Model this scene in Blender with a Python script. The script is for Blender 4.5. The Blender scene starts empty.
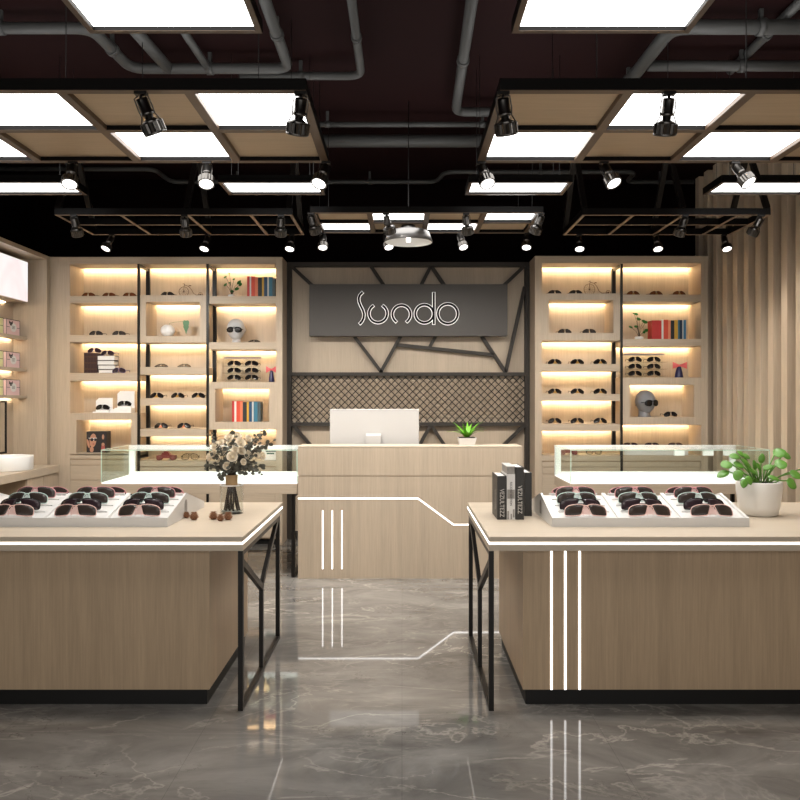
import bpy, bmesh, math, random
from mathutils import Vector, Matrix, Quaternion
random.seed(7)
PI = math.pi
scene = bpy.context.scene
COL = scene.collection

# ------------------------------------------------------------------ camera measure
F, CX, HY, EYE = 800.0, 402.0, 399.0, 1.5
def wx(px, Y): return (px - CX) * Y / F
def wz(py, Y): return EYE - (py - HY) * Y / F

# ------------------------------------------------------------------ materials
def srgb(r, g, b):
    def f(c):
        c /= 255.0
        return c / 12.92 if c <= 0.04045 else ((c + 0.055) / 1.055) ** 2.4
    return (f(r), f(g), f(b), 1)

def newmat(name):
    m = bpy.data.materials.new(name); m.use_nodes = True
    nt = m.node_tree
    return m, nt, nt.nodes['Principled BSDF']

def plain(name, col, rough=0.5, metal=0.0, spec=0.5, noise=0.0, scale=30, coat=0):
    m, nt, b = newmat(name)
    c = col if len(col) == 4 else (*col, 1)
    b.inputs['Base Color'].default_value = c
    b.inputs['Roughness'].default_value = rough
    b.inputs['Metallic'].default_value = metal
    b.inputs['Specular IOR Level'].default_value = spec
    b.inputs['Coat Weight'].default_value = coat
    if noise:
        tc = nt.nodes.new('ShaderNodeTexCoord'); n = nt.nodes.new('ShaderNodeTexNoise')
        n.inputs['Scale'].default_value = scale; n.inputs['Detail'].default_value = 4
        nt.links.new(tc.outputs['Object'], n.inputs['Vector'])
        mx = nt.nodes.new('ShaderNodeMix'); mx.data_type = 'RGBA'
        mx.inputs[6].default_value = tuple(x * (1 - noise) for x in c[:3]) + (1,)
        mx.inputs[7].default_value = tuple(min(1, x * (1 + noise)) for x in c[:3]) + (1,)
        nt.links.new(n.outputs['Fac'], mx.inputs[0])
        nt.links.new(mx.outputs[2], b.inputs['Base Color'])
    return m

def emis(name, col, strength):
    m, nt, b = newmat(name)
    b.inputs['Base Color'].default_value = (0.8, 0.8, 0.8, 1)
    b.inputs['Emission Color'].default_value = (*col[:3], 1)
    b.inputs['Emission Strength'].default_value = strength
    return m

def wood(name, base, axis='Z', contrast=0.11, rough=0.42):
    m, nt, b = newmat(name)
    N, L = nt.nodes.new, nt.links.new
    tc = N('ShaderNodeTexCoord'); mp = N('ShaderNodeMapping')
    s = {'Z': (1, 1, 0.035), 'X': (0.035, 1, 1), 'Y': (1, 0.035, 1)}[axis]
    mp.inputs['Scale'].default_value = s
    L(tc.outputs['Object'], mp.inputs['Vector'])
    n1 = N('ShaderNodeTexNoise'); n1.inputs['Scale'].default_value = 110; n1.inputs['Detail'].default_value = 5; n1.inputs['Roughness'].default_value = 0.65
    n2 = N('ShaderNodeTexNoise'); n2.inputs['Scale'].default_value = 9; n2.inputs['Detail'].default_value = 3; n2.inputs['Distortion'].default_value = 0.6
    L(mp.outputs['Vector'], n1.inputs['Vector']); L(mp.outputs['Vector'], n2.inputs['Vector'])
    ad = N('ShaderNodeMath'); ad.operation = 'MULTIPLY_ADD'; ad.inputs[1].default_value = 0.55
    L(n1.outputs['Fac'], ad.inputs[0])
    m2 = N('ShaderNodeMath'); m2.operation = 'MULTIPLY'; m2.inputs[1].default_value = 0.45
    L(n2.outputs['Fac'], m2.inputs[0]); L(m2.outputs[0], ad.inputs[2])
    r = N('ShaderNodeValToRGB')
    d = tuple(c * (1 - contrast * 1.3) for c in base[:3]) + (1,)
    l = tuple(min(1, c * (1 + contrast)) for c in base[:3]) + (1,)
    r.color_ramp.elements[0].position = 0.33; r.color_ramp.elements[0].color = d
    r.color_ramp.elements[1].position = 0.67; r.color_ramp.elements[1].color = l
    L(ad.outputs[0], r.inputs['Fac']); L(r.outputs['Color'], b.inputs['Base Color'])
    b.inputs['Roughness'].default_value = rough
    b.inputs['Specular IOR Level'].default_value = 0.35
    bp = N('ShaderNodeBump'); bp.inputs['Strength'].default_value = 0.04; bp.inputs['Distance'].default_value = 0.002
    L(n1.outputs['Fac'], bp.inputs['Height']); L(bp.outputs['Normal'], b.inputs['Normal'])
    return m

def glassmat(name, tint=(0.93, 0.97, 0.94), refl=0.9, rough=0.0):
    m = bpy.data.materials.new(name); m.use_nodes = True
    nt = m.node_tree; nt.nodes.clear(); N, L = nt.nodes.new, nt.links.new
    o = N('ShaderNodeOutputMaterial'); t = N('ShaderNodeBsdfTransparent'); g = N('ShaderNodeBsdfGlossy'); mx = N('ShaderNodeMixShader')
    t.inputs['Color'].default_value = (*tint, 1); g.inputs['Roughness'].default_value = rough
    fr = N('ShaderNodeLayerWeight'); fr.inputs['Blend'].default_value = 0.5
    pw = N('ShaderNodeMath'); pw.operation = 'POWER'; pw.inputs[1].default_value = 4.5
    mu = N('ShaderNodeMath'); mu.operation = 'MULTIPLY_ADD'; mu.inputs[1].default_value = refl; mu.inputs[2].default_value = 0.025
    L(fr.outputs['Facing'], pw.inputs[0]); L(pw.outputs[0], mu.inputs[0]); L(mu.outputs[0], mx.inputs[0])
    L(t.outputs[0], mx.inputs[1]); L(g.outputs[0], mx.inputs[2]); L(mx.outputs[0], o.inputs[0])
    return m

def marble():
    m, nt, b = newmat('grey_marble')
    N, L = nt.nodes.new, nt.links.new
    tc = N('ShaderNodeTexCoord'); mp = N('ShaderNodeMapping')
    mp.inputs['Rotation'].default_value = (0, 0, 0.5); mp.inputs['Scale'].default_value = (0.75, 1.5, 1)
    L(tc.outputs['Object'], mp.inputs['Vector'])
    base = N('ShaderNodeTexNoise'); base.inputs['Scale'].default_value = 1.6; base.inputs['Detail'].default_value = 9; base.inputs['Roughness'].default_value = 0.62; base.inputs['Distortion'].default_value = 1.2
    L(mp.outputs['Vector'], base.inputs['Vector'])
    r0 = N('ShaderNodeValToRGB')
    r0.color_ramp.elements[0].position = 0.3; r0.color_ramp.elements[0].color = srgb(93, 90, 87)
    r0.color_ramp.elements[1].position = 0.72; r0.color_ramp.elements[1].color = srgb(147, 143, 138)
    L(base.outputs['Fac'], r0.inputs['Fac'])
    def vein(scale, dist, width, seed):
        n = N('ShaderNodeTexNoise'); n.noise_dimensions = '4D'
        n.inputs['W'].default_value = seed; n.inputs['Scale'].default_value = scale; n.inputs['Detail'].default_value = 7; n.inputs['Distortion'].default_value = dist
        n.inputs['Roughness'].default_value = 0.55
        L(mp.outputs['Vector'], n.inputs['Vector'])
        s = N('ShaderNodeMath'); s.operation = 'SUBTRACT'; s.inputs[1].default_value = 0.5; L(n.outputs['Fac'], s.inputs[0])
        a = N('ShaderNodeMath'); a.operation = 'ABSOLUTE'; L(s.outputs[0], a.inputs[0])
        mr = N('ShaderNodeMapRange'); mr.inputs['From Min'].default_value = 0; mr.inputs['From Max'].default_value = width
        mr.inputs['To Min'].default_value = 1; mr.inputs['To Max'].default_value = 0
        L(a.outputs[0], mr.inputs['Value'])
        return mr.outputs[0]
    def modulate(v, scale, lo, hi, k):
        n = N('ShaderNodeTexNoise'); n.inputs['Scale'].default_value = scale; L(mp.outputs['Vector'], n.inputs['Vector'])
        mr = N('ShaderNodeMapRange'); mr.inputs['From Min'].default_value = lo; mr.inputs['From Max'].default_value = hi; mr.inputs['To Max'].default_value = k
        L(n.outputs['Fac'], mr.inputs['Value'])
        mu = N('ShaderNodeMath'); mu.operation = 'MULTIPLY'; L(v, mu.inputs[0]); L(mr.outputs[0], mu.inputs[1])
        return mu.outputs[0]
    v1 = modulate(vein(1.1, 1.6, 0.012, 1.3), 1.3, 0.38, 0.7, 0.55)
    v2 = modulate(vein(2.6, 1.0, 0.016, 4.1), 2.1, 0.42, 0.72, 0.45)
    v3 = modulate(vein(1.7, 2.4, 0.005, 8.7), 1.7, 0.5, 0.7, 0.85)
    cur = r0.outputs['Color']
    for v, c in ((v2, srgb(186, 178, 168)), (v1, srgb(205, 198, 188)), (v3, srgb(62, 55, 48))):
        mx = N('ShaderNodeMix'); mx.data_type = 'RGBA'; mx.inputs[7].default_value = c
        L(v, mx.inputs[0]); L(cur, mx.inputs[6]); cur = mx.outputs[2]
    # large tile joints
    br = N('ShaderNodeTexBrick'); br.offset = 0; br.inputs['Color1'].default_value = (1, 1, 1, 1); br.inputs['Color2'].default_value = (0.93, 0.93, 0.93, 1)
    br.inputs['Mortar'].default_value = (0.72, 0.72, 0.72, 1); br.inputs['Scale'].default_value = 1; br.inputs['Mortar Size'].default_value = 0.0012
    br.inputs['Brick Width'].default_value = 0.9; br.inputs['Row Height'].default_value = 0.9
    L(tc.outputs['Object'], br.inputs['Vector'])
    mm = N('ShaderNodeMix'); mm.data_type = 'RGBA'; mm.blend_type = 'MULTIPLY'; mm.inputs[0].default_value = 1
    L(cur, mm.inputs[6]); L(br.outputs['Color'], mm.inputs[7])
    L(mm.outputs[2], b.inputs['Base Color'])
    b.inputs['Roughness'].default_value = 0.035
    b.inputs['IOR'].default_value = 1.6
    return m

OAK = (0.48, 0.388, 0.29)
M = {}
M['wood'] = wood('oak_vertical', OAK, 'Z')
M['woodh'] = wood('oak_horizontal', OAK, 'X')
M['wood_top'] = wood('oak_tabletop', (0.53, 0.445, 0.345), 'X', 0.06)
M['wood_dk'] = wood('oak_island_front', (0.46, 0.335, 0.215), 'Z', 0.13)
M['wood_slat'] = wood('oak_slat', (0.54, 0.43, 0.315), 'Z', 0.10)
M['slat_gap_shade'] = wood('painted_gap_shade', (0.19, 0.122, 0.076), 'Z', 0.12)  # wall behind the slats coloured dark to paint shade in the gaps
M['wood_ceiling'] = wood('oak_ceiling_panel', (0.44, 0.33, 0.215), 'X', 0.10)
M['litbrown2'] = wood('painted_bar_light', (0.22, 0.14, 0.085), 'X', 0.15)  # brown standing in for light on the open frames' undersides
M['metal'] = plain('dark_bronze_metal', (0.010, 0.008, 0.0066), 0.38, 0.0, 0.25)
M['beam'] = plain('black_beam', (0.0035, 0.0027, 0.0023), 0.5, 0.0, 0.12)
M['litbrown'] = wood('painted_beam_light', (0.105, 0.066, 0.04), 'X', 0.15)  # light caught under the black beams, put into the colour
M['frame'] = plain('charcoal_frame', (0.036, 0.030, 0.025), 0.55, 0, 0.3)
M['black'] = plain('black_plinth', (0.006, 0.0055, 0.005), 0.5, 0, 0.3)
M['ceiling'] = plain('maroon_ceiling_paint', (0.0085, 0.0017, 0.0018), 0.9, 0, 0.1, 0.15, 3)
M['backwall'] = plain('dark_maroon_wall_paint', (0.003, 0.0012, 0.0013), 0.95, 0, 0.05, 0.1, 3)
M['pipe'] = plain('grey_pipe_paint', (0.04, 0.04, 0.0385), 0.55, 0, 0.4)
M['white'] = plain('white_lacquer', (0.68, 0.665, 0.645), 0.35)
M['bright'] = plain('white_acrylic', (0.88, 0.88, 0.87), 0.3)
M['shell'] = plain('monitor_shell', (0.43, 0.415, 0.40), 0.4)
M['clearbase'] = plain('thick_glass_base', (0.45, 0.47, 0.45), 0.15)
M['ceramic'] = plain('white_ceramic', (0.80, 0.77, 0.72), 0.35)
M['panel'] = emis('ceiling_light_diffuser', (1.0, 0.985, 0.96), 3.3)
M['led'] = emis('white_led', (1.0, 0.98, 0.95), 1.5)
M['warm'] = emis('warm_led', (1.0, 0.81, 0.53), 31.0)
M['warm2'] = emis('soft_warm_led', (1.0, 0.86, 0.64), 16.0)
M['lens_on'] = emis('lamp_lens', (1.0, 0.96, 0.90), 2.5)
M['floor_glow'] = emis('added_floor_glow', (1.0, 1.0, 1.0), 0.35)  # white case floor given emission in place of light from the case LEDs
M['chrome'] = plain('dark_chrome', (0.10, 0.094, 0.088), 0.28, 1.0)
M['alu'] = plain('brushed_aluminium', (0.38, 0.375, 0.37), 0.3, 1.0)
M['lampmetal'] = plain('brushed_lamp_metal', (0.17, 0.165, 0.16), 0.42, 1.0)
M['glass'] = glassmat('case_glass', (0.972, 0.988, 0.978), 0.25)
M['glassg'] = glassmat('case_side_glass', (0.93, 0.97, 0.94), 0.3)
M['vglass'] = glassmat('vase_glass', (0.96, 0.97, 0.96), 1.0)
M['gedge'] = plain('green_glass_edge', (0.55, 0.72, 0.60), 0.2)
M['floor'] = marble()
M['sign'] = plain('charcoal_sign_board', (0.050, 0.043, 0.037), 0.45, 0.2)
M['letter'] = plain('black_letter', (0.002, 0.002, 0.002), 0.7, 0, 0.05)
M['halo'] = emis('letter_backlight', (1.0, 0.96, 0.9), 0.42)
M['leaf'] = plain('green_leaf', (0.10, 0.26, 0.03), 0.35, 0, 0.5, 0.3, 25)
M['leafy'] = plain('bright_green_leaf', (0.12, 0.34, 0.02), 0.35, 0, 0.5, 0.3, 25)
M['leafd'] = plain('deep_green_leaf', (0.012, 0.13, 0.015), 0.35, 0, 0.5, 0.3, 25)
M['euc'] = plain('grey_eucalyptus', (0.10, 0.098, 0.078), 0.7, 0, 0.3, 0.5, 40)
M['twig'] = plain('dark_twig', (0.035, 0.022, 0.015), 0.8)
M['rose'] = plain('cream_petals', (0.86, 0.77, 0.62), 0.6, 0, 0.3, 0.12, 60)
M['kraft'] = plain('kraft_paper', (0.50, 0.33, 0.17), 0.7, 0, 0.2, 0.1, 50)
M['cone'] = plain('brown_cone', (0.24, 0.11, 0.055), 0.7, 0, 0.3, 0.5, 70)
M['soil'] = plain('soil', (0.015, 0.010, 0.007), 0.95, 0, 0.1, 0.5, 90)
M['bookblack'] = plain('black_book_cloth', (0.018, 0.016, 0.014), 0.45)
M['booksil'] = plain('silver_lettering', (0.55, 0.52, 0.48), 0.4)
M['pages'] = plain('paper_pages', (0.78, 0.76, 0.73), 0.8, 0, 0.2, 0.06, 200)
M['greyband'] = plain('grey_print', (0.28, 0.26, 0.24), 0.5, 0, 0.4, 0.35, 60)
M['mgrey'] = plain('grey_mannequin', (0.22, 0.22, 0.23), 0.5)
M['mwhite'] = plain('white_mannequin', (0.60, 0.60, 0.60), 0.5)
M['navy'] = plain('navy_glaze', (0.006, 0.007, 0.06), 0.3)
M['pinkbow'] = plain('pink_bow', (0.72, 0.13, 0.14), 0.6)
M['copper'] = plain('dark_copper', (0.10, 0.045, 0.02), 0.45, 0.6)
M['toyred'] = plain('faded_red_paint', (0.20, 0.035, 0.03), 0.4)
M['pinkbox'] = plain('pale_pink_card', (0.78, 0.55, 0.55), 0.6)
M['yellowbox'] = plain('pale_yellow_card', (0.74, 0.72, 0.40), 0.6)
M['ink'] = plain('black_ink', (0.02, 0.016, 0.016), 0.6)
M['skin'] = plain('printed_skin', (0.48, 0.24, 0.15), 0.5)
M['lip'] = plain('printed_lips', (0.36, 0.08, 0.07), 0.5)
M['maroonbk'] = plain('maroon_leather', (0.035, 0.010, 0.009), 0.5)
M['gold'] = plain('gold_tooling', (0.16, 0.085, 0.03), 0.45, 0.4)
def lightbox_mat():
    m, nt, b = newmat('lightbox_print'); N, L = nt.nodes.new, nt.links.new
    tc = N('ShaderNodeTexCoord'); w = N('ShaderNodeTexNoise'); w.inputs['Scale'].default_value = 1.1; w.inputs['Distortion'].default_value = 2.0
    L(tc.outputs['Object'], w.inputs['Vector'])
    r = N('ShaderNodeValToRGB'); r.color_ramp.elements[0].position = 0.35; r.color_ramp.elements[0].color = srgb(250, 226, 226)
    r.color_ramp.elements[1].position = 0.55; r.color_ramp.elements[1].color = srgb(246, 244, 243)
    L(w.outputs['Fac'], r.inputs['Fac']); L(r.outputs['Color'], b.inputs['Emission Color'])
    b.inputs['Emission Strength'].default_value = 0.58; b.inputs['Base Color'].default_value = (0.2, 0.2, 0.2, 1)
    return m
M['lightbox'] = lightbox_mat()
def colour(name, rgb, rough=0.5):
    k = 'c_' + name
    if k not in M: M[k] = plain(name, srgb(*rgb), rough)
    return k

# ------------------------------------------------------------------ mesh builder
class MB:
    def __init__(self): self.bm = bmesh.new()
    def _mat(self, faces, m, smooth=False):
        for f in faces: f.material_index = m; f.smooth = smooth
    def box(self, x0, x1, y0, y1, z0, z1, m=0, bevel=0.0):
        x0, x1 = sorted((x0, x1)); y0, y1 = sorted((y0, y1)); z0, z1 = sorted((z0, z1))
        v = [self.bm.verts.new(p) for p in ((x0,y0,z0),(x1,y0,z0),(x1,y1,z0),(x0,y1,z0),(x0,y0,z1),(x1,y0,z1),(x1,y1,z1),(x0,y1,z1))]
        fs = [self.bm.faces.new([v[i] for i in q]) for q in ((3,2,1,0),(4,5,6,7),(0,1,5,4),(1,2,6,5),(2,3,7,6),(3,0,4,7))]
        self._mat(fs, m)
        if bevel:
            es = list({e for f in fs for e in f.edges})
            r = bmesh.ops.bevel(self.bm, geom=es, offset=bevel, segments=2, profile=0.5, affect='EDGES')
            for f in r['faces']: f.material_index = m
        return self
    def beam(self, p0, p1, w, h, m=0, up=(0, 0, 1)):
        """square bar from p0 to p1, width w (sideways) and h (along up)"""
        p0, p1 = Vector(p0), Vector(p1); d = (p1 - p0).normalized(); u = Vector(up)
        s = d.cross(u)
        if s.length < 1e-5: s = d.cross(Vector((1, 0, 0)))
        s.normalize(); u = s.cross(d).normalized()
        v = []
        for p in (p0, p1):
            for a, b in ((-1,-1),(1,-1),(1,1),(-1,1)): v.append(self.bm.verts.new(p + s*(a*w/2) + u*(b*h/2)))
        fs = [self.bm.faces.new([v[i] for i in q]) for q in ((3,2,1,0),(4,5,6,7),(0,1,5,4),(1,2,6,5),(2,3,7,6),(3,0,4,7))]
        self._mat(fs, m); return self
    def tube(self, pts, r, seg=8, closed=False, m=0, cap=True):
        pts = [Vector(p) for p in pts]; n = len(pts); rs = r if isinstance(r, (list, tuple)) else [r] * n
        rings = []; ref = None
        for i, p in enumerate(pts):
            if closed: t = pts[(i+1) % n] - pts[i-1]
            else: t = pts[min(i+1, n-1)] - pts[max(i-1, 0)]
            if t.length < 1e-9: t = Vector((0, 0, 1))
            t.normalize()
            if ref is None:
                ref = t.cross(Vector((0, 0, 1)))
                if ref.length < 0.05: ref = t.cross(Vector((1, 0, 0)))
            ref = (ref - t * ref.dot(t))
            if ref.length < 1e-6: ref = t.orthogonal()
            ref.normalize(); b = t.cross(ref)
            rings.append([self.bm.verts.new(p + (ref*math.cos(2*PI*k/seg) + b*math.sin(2*PI*k/seg)) * rs[i]) for k in range(seg)])
        fs = []
        for i in range(n if closed else n-1):
            a, c = rings[i], rings[(i+1) % n]
            for k in range(seg): fs.append(self.bm.faces.new((a[k], a[(k+1)%seg], c[(k+1)%seg], c[k])))
        self._mat(fs, m, True)
        if cap and not closed: self._mat([self.bm.faces.new(rings[0][::-1]), self.bm.faces.new(rings[-1])], m)
        return self
    def lathe(self, prof, c=(0, 0, 0), seg=24, m=0, smooth=True, rot=None):
        """prof: list of (r, z); r == 0 closes to a point"""
        rings = []; c = Vector(c)
        def P(x, y, z):
            v = Vector((x, y, z))
            return (rot @ v if rot else v) + c
        for r, z in prof:
            rings.append([self.bm.verts.new(P(0, 0, z))] if r < 1e-7 else [self.bm.verts.new(P(r*math.cos(2*PI*k/seg), r*math.sin(2*PI*k/seg), z)) for k in range(seg)])
        fs = []
        for a, b in zip(rings, rings[1:]):
            if len(a) == 1 and len(b) == 1: continue
            for k in range(seg):
                k2 = (k+1) % seg
                if len(a) == 1: fs.append(self.bm.faces.new((a[0], b[k2], b[k])))
                elif len(b) == 1: fs.append(self.bm.faces.new((a[k], a[k2], b[0])))
                else: fs.append(self.bm.faces.new((a[k], a[k2], b[k2], b[k])))
        self._mat(fs, m, smooth); return self
    def prism(self, pts, a, b, axis='X', m=0, smooth=False):
        """polygon pts (two coordinates of the plane normal to axis) extruded from a to b"""
        def P(u, v, t): return {'X': (t, u, v), 'Y': (u, t, v), 'Z': (u, v, t)}[axis]
        A = [self.bm.verts.new(P(u, v, a)) for u, v in pts]; B = [self.bm.verts.new(P(u, v, b)) for u, v in pts]
        n = len(pts); fs = [self.bm.faces.new(A[::-1]), self.bm.faces.new(B)]
        sd = [self.bm.faces.new((A[i], A[(i+1)%n], B[(i+1)%n], B[i])) for i in range(n)]
        self._mat(fs, m); self._mat(sd, m, smooth); return self
    def grid(self, fn, nu, nv, m=0, smooth=True):
        V = [[self.bm.verts.new(fn(i/nu, j/nv)) for j in range(nv+1)] for i in range(nu+1)]
        fs = [self.bm.faces.new((V[i][j], V[i+1][j], V[i+1][j+1], V[i][j+1])) for i in range(nu) for j in range(nv)]
        self._mat(fs, m, smooth); return self
    def xf(self, mat):
        bmesh.ops.transform(self.bm, matrix=mat, verts=self.bm.verts[:]); return self
    def minz(self): return min(v.co.z for v in self.bm.verts)
    def build(self, name, mats, parent=None, origin=None, recalc=True):
        if isinstance(mats, str): mats = [mats]
        if recalc: bmesh.ops.recalc_face_normals(self.bm, faces=self.bm.faces[:])
        off = Vector((0, 0, 0)); p = parent
        while p is not None: off += p.location; p = p.parent
        if origin is not None: off += Vector(origin)
        if off.length: bmesh.ops.translate(self.bm, vec=-off, verts=self.bm.verts[:])
        me = bpy.data.meshes.new(name); self.bm.to_mesh(me); self.bm.free()
        for k in mats: me.materials.append(M[k])
        o = bpy.data.objects.new(name, me); COL.objects.link(o)
        if parent is not None: o.parent = parent
        if origin is not None: o.location = origin
        return o

def tag(o, label, cat, group=None):
    o['label'] = label; o['category'] = cat
    if group: o['group'] = group
    return o
def thing(name, label, cat, loc=(0, 0, 0), group=None):
    o = bpy.data.objects.new(name, None); o.empty_display_size = 0.05; COL.objects.link(o); o.location = loc
    return tag(o, label, cat, group)
def struct(mb, name, mats):
    o = mb.build(name, mats); o['kind'] = 'structure'; return o
def dup(root, loc, rot=(0, 0, 0), scale=None, label=None, group=None):
    def cp(o, par):
        c = o.copy(); COL.objects.link(c)
        if par is not None: c.parent = par
        for ch in o.children: cp(ch, c)
        return c
    r = cp(root, None); r.location = loc; r.rotation_euler = rot
    if scale is not None: r.scale = (scale,) * 3
    if label: r['label'] = label
    if group: r['group'] = group
    return r
class Proto:
    """first use moves the prototype itself, later uses copy it"""
    def __init__(self, root): self.root, self.used = root, False
    def place(self, loc, rot=(0, 0, 0), scale=1.0, label=None, group=None):
        if not self.used:
            self.used = True; r = self.root
            r.location = loc; r.rotation_euler = rot; r.scale = (scale,) * 3
            if label: r['label'] = label
            if group: r['group'] = group
            return r
        return dup(self.root, loc, rot, scale, label, group)

# ================================================================== ROOM
CEIL = 3.9; YB = 8.75; XL, XR = -4.02, 3.28; YF = -2.2
struct(MB().box(XL-0.1, XR+0.1, YF, YB+0.1, -0.1, 0), 'floor', 'floor')
struct(MB().box(XL-0.1, XR+0.1, YF, YB+0.1, CEIL, CEIL+0.1), 'ceiling', 'ceiling')
struct(MB().box(XL-0.1, XR+0.1, YB, YB+0.1, 0, CEIL), 'wall_back', 'backwall')
struct(MB().box(XL-0.1, XL, YF, YB, 0, CEIL), 'wall_left', 'backwall')
mb = MB().box(XR, XR+0.1, YF, YB, 0, CEIL)
y = 8.624
while y > YF + 0.2:
    mb.box(3.20, XR+0.001, y, y+0.102, 0, CEIL-0.001, 1, 0); y -= 0.247
struct(mb, 'wall_right', ['slat_gap_shade', 'wood_slat'])

# ================================================================== ceiling pipes
def pipe(name, label, px_pts, z, r, joints=(), branches=(), group='grey ceiling pipes'):
    h = z - EYE
    def U(p):
        Y = F * h / (HY - p[1]); return Vector(((p[0]-CX) * Y / F, Y, z))
    pts = [U(p) for p in px_pts]
    def rounded(pts, rad=0.11):
        out = [pts[0]]
        for a, b, c in zip(pts, pts[1:], pts[2:]):
            d1 = (a-b); d2 = (c-b); k = min(rad, d1.length*0.45, d2.length*0.45)
            s, e = b + d1.normalized()*k, b + d2.normalized()*k
            for i in range(7):
                t = i/6; out.append(s*(1-t)**2 + b*2*t*(1-t) + e*t*t)
        return out + [pts[-1]]
    t = thing(name, label, 'pipe', (sum(p.x for p in pts)/len(pts), sum(p.y for p in pts)/len(pts), z), group)
    body = MB().tube(rounded(pts), r, 14).build('pipe_run', 'pipe', t)
    for br in branches:
        bp = [U(p) for p in br[0]]; MB().tube(bp, br[1], 12).build('branch_pipe', 'pipe', t)
    for a, b in zip(pts, pts[1:]):      # couplings and ceiling clamps
        L = (b-a).length
        if L < 0.5: continue
        n = max(1, int(L/1.1)); d = (b-a).normalized()
        for i in range(n):
            c = a + (b-a)*((i+0.5)/n)
            k = MB().tube([c-d*0.022, c+d*0.022], r*1.22, 14)
            k.box(c.x-0.012, c.x+0.012, c.y-0.012, c.y+0.012, z+r*0.8, CEIL)
            k.build('pipe_clamp', 'pipe', t)
    return t
Z1 = 3.79
pipe('ceiling_pipe', 'grey ceiling pipe zigzagging behind the light panel beside the lettered tray side of ceiling', [(-90, 28), (91, 28), (131, 68.5), (289, 68.5), (262, -8)], Z1, 0.036,
     branches=[([(133, 28), (168, 68)], 0.040), ([(183, 30), (208, 68)], 0.026)])['label'] = 'grey zigzag ceiling pipe with two branches above the grid over the vase table'
pipe('ceiling_pipe', 'slim grey ceiling pipe bending above the aisle next to the zigzag pipe', [(350, -12), (361.5, 76), (240, 76)], Z1, 0.028)
pipe('ceiling_pipe', 'grey ceiling pipe bending from the aisle toward the grid over the book table', [(474, -14), (455.5, 112), (560, 112)], Z1, 0.036)
pipe('ceiling_pipe', 'thin straight ceiling pipe crossing the aisle just in front of the thickest pipe', [(250, 124.5), (560, 124.5)], Z1, 0.022)
pipe('ceiling_pipe', 'thickest grey ceiling pipe crossing straight over the aisle', [(230, 141), (580, 141)], Z1, 0.055)
pipe('ceiling_pipe', 'thin stepped ceiling pipe nearest the back wall', [(-20, 169), (154, 169), (171, 182), (436, 182), (445, 172), (636, 172), (626, 182), (694, 182)], Z1, 0.022)
pipe('ceiling_pipe', 'thick grey ceiling pipe bending past the light panel above the book table', [(850, 27), (672, 27), (596, 124)], Z1, 0.045)
pipe('ceiling_pipe', 'grey ceiling pipe running straight toward the slatted wall above the grid', [(648, 66), (835, 66)], Z1, 0.036)
pipe('ceiling_pipe', 'grey ceiling pipe running lengthwise tight under the ceiling near the slatted wall', [(812, -10), (730, 71)], 3.868, 0.030)

# ================================================================== ceiling grids
def wire(t, x, y, z0, r=0.0025):
    MB().tube([(x, y, z0), (x, y, CEIL)], r, 6).build('suspension_wire', 'black', t)
def grid_frame(label, xs, ys, z, h, w, cells, group, wires):
    """xs, ys: bar centre lines; cells[(i, j)] = 'light' | 'wood'"""
    t = thing('ceiling_grid', label, 'ceiling light', (sum((xs[0], xs[-1]))/2, (ys[0]+ys[-1])/2, z), group)
    mb = MB()
    for yy in ys: mb.box(xs[0]-w/2, xs[-1]+w/2, yy-w/2, yy+w/2, z, z+h)
    for xx in xs:
        for a, b in zip(ys, ys[1:]): mb.box(xx-w/2, xx+w/2, a+w/2, b-w/2, z, z+h-0.001)
    mb.build('grid_frame', 'beam', t)
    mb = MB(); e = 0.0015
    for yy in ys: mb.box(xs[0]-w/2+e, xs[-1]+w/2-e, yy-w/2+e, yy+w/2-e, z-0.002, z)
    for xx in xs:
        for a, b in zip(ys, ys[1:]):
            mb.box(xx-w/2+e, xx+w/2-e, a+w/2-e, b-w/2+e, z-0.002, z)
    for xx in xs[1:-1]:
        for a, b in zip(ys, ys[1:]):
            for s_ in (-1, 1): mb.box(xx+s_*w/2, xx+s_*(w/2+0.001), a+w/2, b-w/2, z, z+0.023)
    mb.build('painted_lit_underside', 'litbrown', t)  # added brown skin paints light on beam undersides and divider sides
    for (i, j), k in cells.items():
        b = MB().box(xs[i]+w/2+0.001, xs[i+1]-w/2-0.001, ys[j]+w/2+0.001, ys[j+1]-w/2-0.001, z+0.024, z+0.040)
        b.build('light_panel' if k == 'light' else 'wood_panel', 'panel' if k == 'light' else 'wood_ceiling', t)
    for (x, yy) in wires: wire(t, x, yy, z+h)
    return t
gy = [3.905, 4.48, 5.055]
xl = [-2.945, -2.296, -1.67, -1.044, -0.49]
cl = {}
for i in range(4):
    cl[(i, 0)] = 'light' if i % 2 == 1 else 'wood'; cl[(i, 1)] = 'wood' if i % 2 == 1 else 'light'
grid_frame('checkered ceiling grid of glowing and wood panels hanging over the vase table', xl, gy, 3.0, 0.056, 0.05, cl, 'checkered ceiling grids',
           [(-2.9, 3.905), (-1.64, 3.905), (-0.70, 3.905), (-2.9, 5.055), (-1.64, 5.055), (-0.70, 5.055)])
xr = [0.50, 1.11, 1.715, 2.34, 2.965]
cr = {(i, j): ('light' if (i + j) % 2 == 1 else 'wood') for i in range(4) for j in range(2)}
grid_frame('checkered ceiling grid of glowing and wood panels hanging over the book table', xr, gy, 3.0, 0.056, 0.05, cr, 'checkered ceiling grids',
           [(0.95, 3.905), (1.68, 3.905), (2.9, 3.905), (0.95, 5.055), (1.68, 5.055), (2.9, 5.055)])
xc = [-0.67, -0.245, 0.19, 0.625, 1.04]
cc = {(i, j): ('light' if (i + j) % 2 == 1 else 'wood') for i in range(4) for j in range(2)}
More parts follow.
